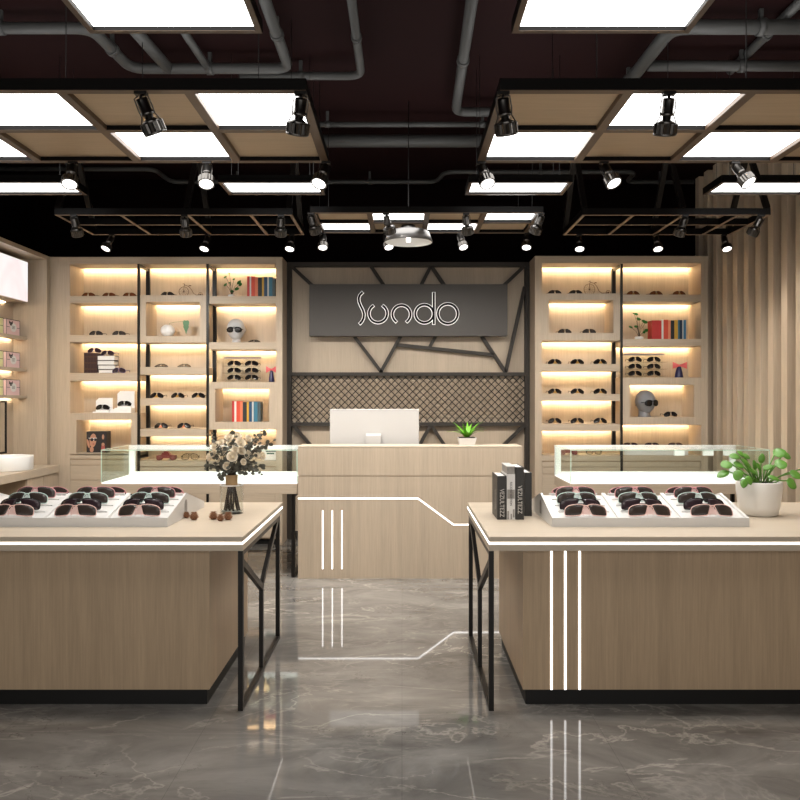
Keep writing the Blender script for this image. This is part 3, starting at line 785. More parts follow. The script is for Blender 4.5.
def cone_mesh():
    mb = MB().lathe([(0, 0), (0.012, 0.002), (0.017, 0.012), (0.013, 0.026), (0.004, 0.036), (0, 0.037)], seg=12)
    for lv in range(5):
        for k in range(8):
            a = 2*PI*(k + 0.5*(lv % 2))/8; r = 0.019 - 0.0028*lv - (0.004 if lv == 0 else 0); z = 0.006 + lv*0.0065
            d = Vector((math.cos(a), math.sin(a), 0)); s = Vector((-d.y, d.x, 0)); c = d*(r-0.004) + Vector((0, 0, z))
            v = [mb.bm.verts.new(p) for p in (c - s*0.006, c + d*0.013 + Vector((0, 0, 0.004)), c + s*0.006, c + d*0.003 + Vector((0, 0, 0.007)))]
            mb._mat([mb.bm.faces.new((v[0], v[1], v[3])), mb.bm.faces.new((v[1], v[2], v[3])), mb.bm.faces.new((v[0], v[2], v[1]))], 0)
    return mb
first = None
for px, py, rot, sc, lab in ((186.5, 518, 0.3, 0.9, 'small brown pine cone against the tray side, farthest from vase'), (194, 520, 1.2, 1.15, 'brown pine cone beside the tray, just aisle side of the smallest cone'),
                            (213.5, 519.5, 2.2, 1.15, 'reddish brown pine cone before the vase, first of three clustered'), (220.5, 521, 3, 0.95, 'brown pine cone in middle of the cluster before the vase'),
                            (228, 520, 4.1, 1.15, 'brown pine cone in front of vase, nearest the aisle edge')):
    Y = 0.662*800/(py-399)
    if first is None:
        o = first = cone_mesh().build('pine_cone', 'cone')
    else:
        o = first.copy(); COL.objects.link(o)
    tag(o, lab, 'pine cone', 'pine cones on the vase table'); o.location = (wx(px, Y), Y, 0.838); o.rotation_euler = (0, 0, rot); o.scale = (sc,)*3

# ================================================================== books on right island
def text(s, size, loc, rot, mat, parent, name='lettering', ext=0.0006, align='CENTER', sx=1.0):
    c = bpy.data.curves.new(name, 'FONT'); c.body = s; c.size = size; c.extrude = ext; c.align_x = align; c.align_y = 'CENTER'
    c.materials.append(M[mat]); o = bpy.data.objects.new(name, c); COL.objects.link(o)
    off = Vector((0, 0, 0)); p = parent
    while p is not None: off += p.location; p = p.parent
    bpy.context.view_layer.update()
    me = bpy.data.meshes.new_from_object(o.evaluated_get(bpy.context.evaluated_depsgraph_get()))
    bpy.data.objects.remove(o)
    o = bpy.data.objects.new(name, me); COL.objects.link(o)
    o.parent = parent; o.location = Vector(loc) - off; o.rotation_euler = rot; o.scale = (sx, 1, 1)
    return o
def big_book(x0, x1, y0, y1, h, label, cover='bookblack', txt=None, z=0.838):
    t = thing('hardback_book', label, 'book', ((x0+x1)/2, (y0+y1)/2, z), 'black books on the island')
    c = 0.004
    MB().box(x0, x0+c, y0, y1, z, z+h).box(x1-c, x1, y0, y1, z, z+h).box(x0+c, x1-c, y0, y0+c, z, z+h).build('cover', cover, t)
    MB().box(x0+c, x1-c, y0+c, y1-0.005, z+0.004, z+h-0.004).build('page_block', 'pages', t)
    if txt: text(txt, 0.034, ((x0+x1)/2, y0-0.001, z+h*0.38), (PI/2, PI/2, 0), 'booksil', t, sx=0.85)
    return t
yb0 = 4.39
t = big_book(0.5225, 0.5735, yb0, yb0+0.24, 0.240, 'black hardback with silver spine lettering, farthest from the tray', txt='VEZULTEZZ')
MB().box(0.5217, 0.5225, yb0+0.10, yb0+0.103, 0.88, 0.99).box(0.5217, 0.5225, yb0+0.06, yb0+0.062, 0.89, 1.0).build('cover_print', 'booksil', t)
t = big_book(0.5755, 0.6205, yb0, yb0+0.24, 0.246, 'white spined book with grey printed band between black hardbacks', 'white')
MB().box(0.5775, 0.6185, yb0-0.0008, yb0, 0.838+0.115, 0.838+0.165).box(0.578, 0.587, yb0-0.0008, yb0, 0.84, 0.885).box(0.596, 0.603, yb0-0.0008, yb0, 0.84, 0.87).box(0.608, 0.618, yb0-0.0008, yb0, 0.85, 0.895).build('spine_print', 'greyband', t)
text('RECORD EDITION', 0.016, (0.598, yb0-0.0012, 0.98), (PI/2, PI/2, 0), 'ink', t)['label'] = 'dark lettering'
t = thing('boxed_book', 'small grey patterned book lying across top of the white spined book', 'book', (0.598, 4.51, 1.0845))
MB().box(0.5775, 0.6185, yb0+0.004, yb0+0.235, 1.087, 1.127).build('page_block', 'greyband', t)
MB().box(0.576, 0.620, yb0+0.002, yb0+0.24, 1.127, 1.131).box(0.576, 0.620, yb0+0.002, yb0+0.24, 1.0845, 1.087).build('cover', 'white', t)
big_book(0.6235, 0.669, yb0, yb0+0.24, 0.288, 'tallest black hardback with silver spine lettering beside the white spined book', txt='VEZULTEZZ')
big_book(0.692, 0.734, 4.523, 4.76, 0.246, 'plain black hardback set back, nearest the white tray')

# ================================================================== potted plant on right island
ppx, ppy = wx(759, 4.57), 4.57
t = thing('potted_plant', 'round leaved green plant in cream ceramic pot at tray end of island', 'plant', (ppx, ppy, 0.838))
MB().lathe([(0, 0), (0.085, 0), (0.100, 0.006), (0.112, 0.05), (0.122, 0.13), (0.125, 0.188), (0.123, 0.193), (0.117, 0.193), (0.115, 0.186), (0.112, 0.165), (0, 0.165)], (ppx, ppy, 0.838), 48).build('pot', 'ceramic', t)
MB().lathe([(0, 0.189), (0.05, 0.188), (0.1, 0.184), (0.114, 0.178), (0.113, 0.166), (0, 0.166)], (ppx, ppy, 0.838), 32).build('soil', 'soil', t)
fo = MB()
def spoon(mb, a, b, w, length_dir, thick=0.006):
    """stalk from a to b then an obovate thick leaf along length_dir"""
    a, b = Vector(a), Vector(b); d = Vector(length_dir)
    mid = (a*0.5 + b*0.5) + Vector((0, 0, 0.012)); mb.tube([a, mid, b], [0.0042, 0.0038, 0.0045], 6)
    L = d.length; d = d.normalized(); side = d.cross(Vector((0, -0.6, 0.8))); side.normalize(); up = side.cross(d).normalized()
    n = 7
    def fn(u, v):
        tt = u; prof = max(0.02, math.sin(PI*min(1, tt**0.85)*0.985+0.02)) ** 0.55
        ang = 2*PI*v
        return b - d*0.006 + d*L*tt + side*(w*1.15*prof*math.cos(ang)) + up*(thick*prof*math.sin(ang) + 0.12*L*tt*tt*-1)
    mb.grid(fn, 9, 12)
def leafpx(px, py, yoff, w, lp, base=(0, 0)):
    """tip centre at px,py; lp = leaf direction in px"""
    Y = ppy + yoff; s = F/Y
    tip = Vector((wx(px, Y), Y, wz(py, Y))); d = Vector((lp[0]/s, lp[2] if len(lp) > 2 else -0.01, -lp[1]/s))
    bpt = tip - d*0.5
    spoon(fo, (ppx+base[0], ppy+base[1]+yoff*0.15, 0.838+0.178), bpt, w, d)
for args in ((725.5, 464.5, -.05, .030, (-11, 2), (-.03, 0)), (722, 474, -.06, .022, (-12, 5), (-.03, -.02)), (734, 456, .02, .024, (-11, -1), (-.02, 0)), (740.5, 453, .03, .020, (-7, -5), (-.01, .01)), (747.5, 456.5, .03, .018, (8, 3), (0, .01)),
             (737.5, 476, -.10, .024, (-6, 9, -.02), (-.03, -.03)), (744, 484, -.13, .018, (-4, 8, -.03), (-.02, -.05)), (749.5, 481, -.13, .018, (3, 8, -.03), (-.01, -.05)), (738, 464, 0, .026, (-10, -4), (-.02, 0)),
             (762, 457.5, .03, .016, (1, -10), (.01, .02)), (746, 462, -.03, .018, (-7, -9), (-.01, -.01)), (759, 466, -.06, .016, (-4, -8), (0, -.02)), (769, 466.5, -.03, .019, (9, -5), (.02, -.01)),
             (780.5, 452, .02, .034, (11, -5), (.03, .01)), (788, 456, .05, .028, (8, 3), (.03, .02)), (782, 463.5, -.05, .036, (11, -3), (.03, 0)), (797, 474.5, .0, .034, (12, 2), (.05, 0)), (793, 484, -.07, .040, (10, 6), (.05, -.03)),
             (752, 470, -.02, .018, (-9, -8), (0, 0)), (775, 478, -.08, .018, (11, 2), (.03, -.03)), (755, 464, .03, .014, (-2, -10), (0, 0)), (811, 466, .04, .03, (10, -4), (.05, .02))):
    leafpx(*args)
fo.build('foliage', 'leaf', t)

# ================================================================== reception desk
def desk():
    x0, x1, yf = wx(298, 6.685), wx(522.4, 6.685), 6.685
    t = thing('reception_desk', 'oak reception desk with white zigzag light line below the sign wall', 'desk', ((x0+x1)/2, 7.0, 0))
    zg = wz(476, yf); zt = wz(446, yf)
    MB().box(x0, x1, yf, yf+0.03, 0, zg-0.004).build('lower_front', 'wood', t)
    MB().box(x0, x1, yf, yf+0.03, zg+0.003, zt-0.014).build('upper_front', 'wood', t)
    MB().box(x0+0.004, x1-0.004, yf+0.012, yf+0.28, 0.0, zt-0.016).build('body', 'wood_dk', t)
    MB().box(x0, x1, yf-0.001, yf+0.30, zt-0.013, zt, 0, 0.003).build('ledge', 'wood_top', t)
    MB().box(x0, x1, yf+0.28, 7.45, 0.715, 0.755, 0, 0.003).build('worktop', 'wood_top', t)
    for a in (x0, x1-0.03): MB().box(a, a+0.03, yf+0.28, 7.45, 0, 0.715).build('side_panel', 'wood', t)
    y0 = yf - 0.003
    def strip(pts, w=0.0105):
        mb = MB()
        P = [Vector((wx(a, yf), y0, wz(b, yf))) for a, b in pts]
        # mitred ribbon
        L_, R_ = [], []
        for i, p in enumerate(P):
            d1 = (p - P[i-1]).normalized() if i else (P[1]-p).normalized(); d2 = (P[i+1]-p).normalized() if i < len(P)-1 else d1
            n1 = Vector((-d1.z, 0, d1.x)); n2 = Vector((-d2.z, 0, d2.x)); n = (n1+n2).normalized(); k = w/2/max(0.3, n.dot(n1))
            L_.append(p+n*k); R_.append(p-n*k)
        for i in range(len(P)-1):
            q = [L_[i], L_[i+1], R_[i+1], R_[i]]
            A = [mb.bm.verts.new(v) for v in q]; B = [mb.bm.verts.new(v + Vector((0, 0.008, 0))) for v in q]
            mb.bm.faces.new(A); mb.bm.faces.new(B[::-1])
            for k in range(4): mb.bm.faces.new((A[k], A[(k+1)%4], B[(k+1)%4], B[k]))
        mb.build('light_strip', 'led', t)
    strip([(298, 498.5), (418, 498.5), (453.5, 524.7), (522.4, 524.7)])
    for px in (322.7, 332.3, 342): strip([(px, 510.5), (px, 569)], 0.0095)
desk()
# monitor
t = thing('computer_monitor', 'white computer monitor seen from behind on the reception desk', 'monitor', (wx(374, 7.15), 7.15, 0.7555))
s0, s1 = wx(329.8, 7.12), wx(419, 7.12); zt = wz(409, 7.12)
MB().box(s0, s1, 7.12, 7.15, zt-0.50, zt, 0, 0.006).build('back_shell', 'shell', t)
MB().box(s0+0.006, s1-0.006, 7.15, 7.153, zt-0.494, zt-0.006).build('screen', 'ink', t)
MB().box(s0+0.02, s1-0.02, 7.1185, 7.1205, zt-0.012, zt-0.010).build('seam', 'greyband', t)
n0, n1 = wx(366, 7.07), wx(381, 7.07)
MB().prism([(7.055, 0.761), (7.055, wz(436, 7.06)), (7.12, wz(436, 7.06)+0.02), (7.12, wz(436, 7.06)-0.02), (7.07, 0.95), (7.07, 0.761)], n0, n1, 'X').build('stand_neck', 'shell', t)
MB().box(n0-0.05, n1+0.05, 7.02, 7.24, 0.7555, 0.762).build('stand_foot', 'shell', t)
# desk plant
dx, dy, dz = wx(466.8, 6.86), 6.86, wz(446, 6.685)
t = thing('small_potted_plant', 'small spiky green plant in white square pot on reception desk ledge', 'plant', (dx, dy, dz))
w1, w2, hh = 0.062, 0.078, 0.062
mb = MB(); A = [mb.bm.verts.new((dx+a*w1, dy+b*w1, dz)) for a, b in ((-1,-1),(1,-1),(1,1),(-1,1))]; B = [mb.bm.verts.new((dx+a*w2, dy+b*w2, dz+hh)) for a, b in ((-1,-1),(1,-1),(1,1),(-1,1))]
mb.bm.faces.new(A[::-1]); mb.bm.faces.new(B)
for k in range(4): mb.bm.faces.new((A[k], A[(k+1)%4], B[(k+1)%4], B[k]))
mb.build('pot', 'white', t)
MB().box(dx-0.068, dx+0.068, dy-0.068, dy+0.068, dz+hh, dz+hh+0.004).build('soil', 'soil', t)
fo2 = MB()
def blade(mb, base, az, L, w, lift, droop=0.5):
    d = Vector((math.cos(az), math.sin(az), 0)); sd = Vector((-d.y, d.x, 0)); base = Vector(base)
    def fn(u, v):
        x = L*u*math.cos(lift*(1-0.35*u)); z = L*u*math.sin(lift) - droop*L*u*u*0.5
        return base + d*x + Vector((0, 0, z)) + sd*((v-0.5)*2*w*(1-u**1.6)) + Vector((0, 0, 0.25*w*abs(v-0.5)))
    mb.grid(fn, 7, 2)
for k in range(20):
    blade(fo2, (dx+random.uniform(-.015, .015), dy+random.uniform(-.015, .015), dz+hh), 2*PI*k/20*1.618*3, random.uniform(0.13, 0.20), 0.017, random.uniform(0.55, 1.25), random.uniform(.3, .9))
fo2.build('foliage', 'leafy', t, recalc=False)

# ================================================================== glass display cases
def glass_case(px0, px1, pyn, side, label):
    yf, yb = 6.70, 7.41
    x0, x1 = wx(px0, yf), wx(px1, yf)
    zb, zs, zt = wz(494, yf), wz(482.5, yf), wz(449.8, yf)
    t = thing('glass_display_case', label, 'display case', ((x0+x1)/2, (yf+yb)/2, 0), 'glass display cases')
    MB().box(x0, x1, yf, yb, zb, zs-0.012, 0, 0.002).build('case_base', 'woodh', t)
    MB().box(x0+0.002, x1-0.002, yf+0.002, yb-0.002, zs-0.012, zs).build('added_glow_floor', 'floor_glow', t)
    g = 0.006
    MB().box(x0, x1, yf, yf+g, zs, zt).build('front_glass', 'glassg', t)
    for a in (x0, x1-g): MB().box(a, a+g, yf+g, yb-0.03, zs, zt-g).build('side_glass', 'glassg', t)
    MB().box(x0, x1, yf+g, yb-0.03, zt-g, zt).build('top_glass', 'glass', t)
    e = MB()
    for a in (x0, x1-g):
        e.box(a-0.0008, a+g+0.0008, yf-0.0008, yf+0.002, zs, zt+0.0005); e.box(a-0.0008, a+g+0.0008, yf, yb-0.03, zt-0.0015, zt+0.0008)
    e.box(x0, x1, yf-0.0008, yf+0.001, zt-0.007, zt+0.0008)
    e.build('glass_edges', 'gedge', t)
    w = 0.055
    f = MB().box(x0, x1, yb-0.03, yb, zt-0.04, zt).box(x0, x0+w, yb-0.03, yb, zs, zt-0.04).box(x1-w, x1, yb-0.03, yb, zs, zt-0.04).box(x0+w, x1-w, yb-0.03, yb, zs, zs+0.03)
    f.build('rear_frame', 'bright', t)
    if side > 0:
        for px in (679.5, 708.5, 729):
            c = wx(px, 7.36); MB().box(c-0.045, c+0.045, 7.355, 7.385, zt-0.095, zt-0.03).build('clamp', 'bright', t)
    # leg frames at both ends
    for a in (x0+0.025, x1-0.055):
        l = MB(); w = 0.03
        l.box(a, a+w, yf+0.03, yf+0.06, 0, zb); l.box(a, a+w, yb-0.06, yb-0.03, 0, zb); l.box(a, a+w, yf+0.06, yb-0.06, 0, 0.03); l.box(a, a+w, yf+0.06, yb-0.06, zb-0.03, zb)
        l.build('leg_frame', 'metal', t)
glass_case(101, 297.4, 0, -1, 'glass display case with white floor and added glow, adjoining the reception desk')
glass_case(570.5, 770, 0, 1, 'glass display case with white floor and added glow, before the slatted wall')

# ================================================================== sign wall
YS = 8.55
def signwall():
    x0, x1 = wx(286.9, YS), wx(529.6, YS)
    t = thing('feature_wall_panel', 'oak sign wall panel with dark branching metal frame behind reception desk', 'wall panel', ((x0+x1)/2, 8.65, 0))
    MB().box(x0, x1, 8.64, 8.745, 0, wz(262, YS)).build('backing_panel', 'wood', t)
    f = MB(); b = 0.045; yf, ybk = YS, 8.64
    zt = wz(262, YS)
    f.box(x0, x0+b, yf, ybk, 0, zt); f.box(x1-b, x1, yf, ybk, 0, zt); f.box(x0+b, x1-b, yf, ybk, zt-b, zt)
    for py0, py1 in ((372.3, 375.7), (422.5, 426)): f.box(x0+b, x1-b, yf, ybk, wz(py1, YS), wz(py0, YS))
    f.box(x0+b, x1-b, yf, ybk, 0, 0.075)
    f.build('outer_frame', 'frame', t)
    Zp = lambda a: (280 + a[0]/3.077, 240 + a[1]/3.077)
    segs = [((35, 80), (110, 150)), ((280, 80), (325, 147)), ((465, 78), (428, 150)), ((465, 78), (512, 147)), ((752, 80), (680, 148)), ((222, 288), (313, 408)), ((376, 287), (309, 408)), ((360, 322), (658, 353)),
            ((484, 287), (460, 330)), ((616, 287), (696, 408)), ((754, 143), (695, 408)), ((38, 568), (100, 640)), ((464, 568), (425, 640)), ((464, 568), (512, 640)), ((755, 568), (680, 640)), ((280, 568), (240, 640))]
    for a, c in segs:
        p, q = Zp(a), Zp(c)
        MB().beam((wx(p[0], YS), YS+0.03, wz(p[1], YS)), (wx(q[0], YS), YS+0.03, wz(q[1], YS)), 0.05, 0.036, 0, (0, 0, 1)).xf(Matrix.Identity(4)).build('brace', 'frame', t)
    # diamond mesh band over quilted panel
    za, zb_ = wz(422.5, YS), wz(375.7, YS); xa, xb = x0+b, x1-b
    p = 0.077; mb = MB()
    def clip(c, s):
        pts = []
        for xx in (xa, xb):
            z = s*(xx)+c
            if za <= z <= zb_: pts.append((xx, z))
        for z in (za, zb_):
            xx = (z-c)/s
            if xa < xx < xb: pts.append((xx, z))
        pts.sort(); return (pts[0], pts[-1]) if len(pts) >= 2 else None
    for s in (1, -1):
        c = -3.0
        while c < 6:
            r = clip(c, s)
            if r and abs(r[0][0]-r[1][0]) > 0.008:
                mb.beam((r[0][0], YS+0.064, r[0][1]), (r[1][0], YS+0.064, r[1][1]), 0.006, 0.0085, 0, (0, 0, 1))
            c += p
    mb.build('diamond_mesh', 'frame', t)
    q = MB()
    i = 0
    k0, k1 = int(-20), int(80)
    for a in range(-60, 120):
        for bb in range(-60, 120):
            c1, c2 = -3.0 + a*p + p/2, -3.0 + bb*p + p/2
            x = (c2-c1)/2; z = (c1+c2)/2
            if xa+0.03 < x < xb-0.03 and za+0.03 < z < zb_-0.03:
                h = p/2*0.98
                v = [q.bm.verts.new(pp) for pp in ((x-h, 8.6399, z), (x, 8.6399, z-h), (x+h, 8.6399, z), (x, 8.6399, z+h))]; ctr = q.bm.verts.new((x, 8.618, z))
                for k in range(4): q.bm.faces.new((v[k], v[(k+1)%4], ctr))
    q.build('quilted_panel', 'wood', t)
signwall()
# sign board and letters
YB_ = 8.44
x0, x1 = wx(309.3, YB_), wx(507.6, YB_); z0, z1 = wz(336, YB_), wz(284.2, YB_)
t = thing('shop_sign', 'charcoal sign board with backlit black Sundo lettering above reception', 'sign', ((x0+x1)/2, YB_, z0))
MB().box(x0, x1, YB_, YB_+0.11, z0, z1, 0, 0.002).build('sign_board', 'sign', t)
ZZ = lambda a: (wx(300 + a[0]/3.636, YB_), wz(270 + a[1]/3.636, YB_))
def arc(cx, cy, r, a0, a1, n=28): return [(cx + r*math.cos(math.radians(a0+(a1-a0)*i/n)), cy - r*math.sin(math.radians(a0+(a1-a0)*i/n))) for i in range(n+1)]
s_pts = [(226, 84), (218, 92), (214, 103), (215, 116), (221, 131), (229, 147), (233, 162), (231, 177), (225, 189), (219, 195)]
letters = [[s_pts], [arc(284, 159, 33, 125, 415)], [arc(369, 162, 33, -52, 232)], [arc(452, 160, 33, 0, 360), [(486, 86), (486, 195)]], [arc(537, 160, 36, 0, 360)]]
YL = YB_ - 0.03
for strokes in letters:
    mb = MB(); hb = MB()
    for st_ in strokes:
        pts = [ZZ(p) for p in st_]
        for tgt, wd, ya, yb2 in ((mb, 0.021, YL-0.012, YL+0.012), (hb, 0.035, YL+0.0125, YL+0.018)):
            n = len(pts); cl = (abs(pts[0][0]-pts[-1][0]) + abs(pts[0][1]-pts[-1][1])) < 1e-6
            if cl: pp = pts[:-1]
            else: pp = pts
            n = len(pp); Lp, Rp = [], []
            for i in range(n):
                a = Vector(pp[i-1] if (cl or i) else pp[i]); c = Vector(pp[(i+1) % n] if (cl or i < n-1) else pp[i]); d = (c-a).normalized(); nn = Vector((-d.y, d.x))
                o_ = Vector(pp[i])
                if not cl and i == 0: o_ -= d*wd*0.4
                if not cl and i == n-1: o_ += d*wd*0.4
                Lp.append(o_+nn*wd/2); Rp.append(o_-nn*wd/2)
            for i in range(n if cl else n-1):
                j = (i+1) % n; qd = [Lp[i], Lp[j], Rp[j], Rp[i]]
                A = [tgt.bm.verts.new((v.x, ya, v.y)) for v in qd]; B = [tgt.bm.verts.new((v.x, yb2, v.y)) for v in qd]
                tgt.bm.faces.new(A); tgt.bm.faces.new(B[::-1])
                for k in range(4): tgt.bm.faces.new((A[k], A[(k+1)%4], B[(k+1)%4], B[k]))
    lo = mb.build('letter', 'letter', t)
    hb.build('backlight', 'halo', lo)
    # fixing pins into the board
    c = ZZ(strokes[0][len(strokes[0])//3])
    MB().box(c[0]-0.004, c[0]+0.004, YL+0.018, YB_+0.001, c[1]-0.004, c[1]+0.004).build('fixing_pin', 'letter', lo)

# ================================================================== shelf units
YFc, YBk = 8.22, 8.58
SX = lambda px: wx(px, YFc)
SZ = lambda py: wz(py, YFc)
def board(t, px0, px1, py0, py1, name='shelf_board', yf=YFc, mat='woodh'):
    z0, z1 = SZ(py1), SZ(py0); zm = z1 - 0.018
    return MB().box(SX(px0), SX(px1), yf, YBk, zm, z1).box(SX(px0), SX(px1), yf, YBk-0.058, z0, zm).build(name, mat, t)
def niche(t, px, py, ipx, ipy):
    """box niche: outer and inner rectangles in px"""
    mb = MB(); y = YFc - 0.004
    for a, b in ((SZ(ipy[0]), SZ(py[0])), (SZ(py[1]), SZ(ipy[1]))):
        mb.box(SX(px[0]), SX(px[1]), y, YBk, b-0.018, b); mb.box(SX(px[0]), SX(px[1]), y, YBk-0.058, a, b-0.018)
    mb.box(SX(px[0]), SX(ipx[0]), y, YBk, SZ(ipy[1]), SZ(ipy[0])); mb.box(SX(ipx[1]), SX(px[1]), y, YBk, SZ(ipy[1]), SZ(ipy[0]))
    mb.build('box_niche', 'wood', t)
def strip(t, px0, px1, py):
    """warm LED under the board whose underside is at py, close to the back panel"""
    z = SZ(py)
    MB().box(SX(px0)+0.002, SX(px1)-0.002, YBk-0.0575, YBk-0.050, z+0.006, z+0.022).build('light_strip', 'warm', t)
def loop_post(t, pxf):
    x = SX(pxf); w = 0.024
    ztop, zbot = SZ(264), SZ(452)
    mb = MB(); mb.box(x-w/2, x+w/2, YFc-0.012, YFc+0.016, 0.0, ztop); mb.box(x-0.019, x+0.019, YBk-0.075, YBk-0.040, zbot, ztop); mb.box(x-w/2, x+w/2, YFc+0.016, YBk-0.075, ztop-0.028, ztop)
    mb.build('metal_post', 'metal', t)
def base(t, px0, px1, py, rows):
    zt = SZ(py)
    MB().box(SX(px0), SX(px1), YFc+0.012, YBk, 0.06, zt-0.02).build('base_body', 'wood_dk', t)
    MB().box(SX(px0), SX(px1), YFc, YBk, zt-0.055, zt).build('base_top', 'woodh', t)
    edges = [py+6, py+11.5] + rows + [538]
    n = 1 if SX(px1)-SX(px0) < 0.75 else 2
    for a, b in zip(edges, edges[1:]):
        for k in range(n):
            q0 = SX(px0) + (SX(px1)-SX(px0))*k/n; q1 = SX(px0) + (SX(px1)-SX(px0))*(k+1)/n
            MB().box(q0+0.003, q1-0.003, YFc-0.002, YFc+0.012, SZ(b)+0.003, SZ(a)-0.003).build('drawer', 'woodh', t)
    MB().box(SX(px0), SX(px1), YFc+0.03, YBk, 0, 0.06).build('plinth', 'black', t)

# ---- left unit
tl = thing('display_shelf_unit', 'illuminated oak shelf unit with three columns between perfume wall and sign wall', 'shelf unit', (SX(166), 8.4, 0), 'illuminated oak shelf units')
MB().box(SX(50), SX(282.3), YBk, YBk+0.03, 0, SZ(257)).build('back_panel', 'wood', tl)
MB().box(SX(50), SX(70), YFc, YBk, 0, SZ(257)).build('side_panel', 'wood', tl)
MB().box(SX(276), SX(282.3), YFc, YBk, 0, SZ(257)).build('side_panel', 'wood', tl)
board(tl, 70, 276, 257, 264, 'top_rail')
loop_post(tl, 138.8); loop_post(tl, 207.7)
for a, b in ((296, 303), (335, 342), (373, 380.7)): board(tl, 70, 137.5, a, b)
niche(tl, (70, 137.3), (413, 454), (76.5, 131), (420, 453))
niche(tl, (140.2, 206.3), (295.2, 342.6), (146, 200), (302, 336))
for a, b in ((367, 374.5), (398.2, 405.6), (429, 436.5)): board(tl, 140.2, 206.3, a, b)
for a, b in ((296.2, 303.6), (342.2, 349.4)): board(tl, 209.2, 276, a, b)
niche(tl, (209.2, 276), (382, 429.6), (215.3, 269.2), (388.7, 422))
for x0_, x1_, pys in ((70, 137, (264, 303, 342, 380.7)), (76.5, 131, (420,)), (140, 206.5, (264, 342.6, 374.5, 405.6, 436.5)), (146, 200, (302,)), (209, 276, (264, 303.6, 349.4, 429.6)), (215.3, 269.2, (388.7,))):
    for p_ in pys: strip(tl, x0_, x1_, p_)
base(tl, 70, 137.3, 453.5, [480, 505]); base(tl, 137.3, 276, 461, [483, 508])
# ---- right unit
tr = thing('display_shelf_unit', 'illuminated oak shelf unit with two columns beside the slatted wall', 'shelf unit', (SX(621), 8.4, 0), 'illuminated oak shelf units')
MB().box(SX(535), SX(708), YBk, YBk+0.03, 0, SZ(256)).build('back_panel', 'wood', tr)
MB().box(SX(535), SX(542), YFc, YBk, 0, SZ(256)).build('side_panel', 'wood', tr)
MB().box(SX(701), SX(708), YFc, YBk, 0, SZ(256)).build('side_panel', 'wood', tr)
board(tr, 542, 701, 256, 263, 'top_rail')
loop_post(tr, 621.4)
niche(tr, (542, 620), (293.5, 340.5), (548.9, 613.4), (300.2, 333))
for a, b in ((364, 371), (394, 401), (424, 431)): board(tr, 542, 620, a, b)
for a, b in ((294.6, 301.6), (339, 346)): board(tr, 622.8, 701, a, b)
niche(tr, (622.8, 701), (377.5, 425), (629.8, 694), (384.8, 417.2))
for x0_, x1_, pys in ((542, 620, (263, 340.5, 371, 401, 431)), (548.9, 613.4, (300.2,)), (623, 701, (263, 301.6, 346, 425)), (629.8, 694, (384.8,))):
    for p_ in pys: strip(tr, x0_, x1_, p_)
base(tr, 542, 701, 455.5, [474, 498])

# ================================================================== things on the shelves
YI = 8.36
def IX(px, Y=YI): return wx(px, Y)
def put(g, px, py, look, place, group, Y=YI, rot=0, sc=1.0):
    return G[g].place((IX(px, Y), Y, SZ(py)+0.001), (0, 0, rot), sc, f'{look} sunglasses {place}', group)
pos2 = ('nearer perfume wall', 'nearer sign wall'); pos3 = ('nearest perfume wall', 'middle pair', 'nearest sign wall')
posr2 = ('nearer sign wall', 'nearer slatted wall'); posr3 = ('nearest sign wall', 'middle pair', 'nearest slatted wall')
g = 'sunglasses on illuminated shelves'
for px, p in zip((88, 108.5, 129), pos3): put('amber', px, 296, 'amber', f'on top shelf by the perfume wall, {p}', g)
for px, p in zip((95.5, 118.5), pos2): put('grey', px, 335, 'grey', f'on second shelf above maroon books, {p}', g)
put('grey', 167, 295.2, 'grey', 'beside the penny farthing, on three column unit', g)
for px, p in zip((161, 184), pos2): put('lying', px, 367, 'flat lying dark', f'on shelf under white vase niche, {p}', g, 8.42)
for px, p in zip((156.5, 177.5, 198), pos3): put('yellow', px, 398.2, 'black and yellow', f'on middle column of three column unit, {p}', g)
for px, p in zip((160.8, 183.7), pos2): put('orange', px, 429, 'black and orange', f'on shelf above the glass case, {p}', g)
put('lying', 254, 342.2, 'flat lying dark', 'beside the white mannequin head', g, 8.43)
for px, p in zip((555, 576), posr2): put('grey', px, 293.5, 'dark grey', f'on top shelf beside bicycle, two column unit, {p}', g)
for px, p in zip((565, 589.5), posr2): put('grey', px, 333, 'dark grey', f'in box niche under bicycle, two column unit, {p}', g)
for py, sh in ((364, 'upper'), (394, 'middle'), (424, 'lower')):
    for px, p in zip((555, 577.5, 600.5), posr3): put('yellow', px, py, 'black and yellow', f'on {sh} plain shelf of two column unit, {p}', g)
for px, p in zip((633.5, 656.5, 679.5), posr3): put('ambery', px, 294.6, 'amber and yellow', f'on top shelf above red books, {p}', g)
put('black', 671, 417.2, 'black', 'beside the grey mannequin head', g)

# upright maroon books + horizontal stack
def small_book(px0, px1, py0, py1, key, label, group, Y0=8.30, depth=0.14, band=None):
    x0, x1 = wx(px0, Y0), wx(px1, Y0); z0 = SZ(py1)+0.0005; z1 = wz(py0, Y0)
    t = thing('book', label, 'book', ((x0+x1)/2, Y0+depth/2, z0), group)
    c = 0.002
    MB().box(x0, x0+c, Y0, Y0+depth, z0, z1).box(x1-c, x1, Y0, Y0+depth, z0, z1).box(x0+c, x1-c, Y0, Y0+c, z0, z1).build('cover', key, t)
    MB().box(x0+c, x1-c, Y0+c, Y0+depth-0.003, z0+0.002, z1-0.003).build('page_block', 'pages', t)
    if band:
        mb = MB()
        for u0, u1 in band[1]: mb.box(x0+0.002, x1-0.002, Y0-0.0008, Y0, z0+(z1-z0)*u0, z0+(z1-z0)*u1)
        mb.build('spine_print', band[0], t)
    return t
gm = 'maroon books on the shelf'
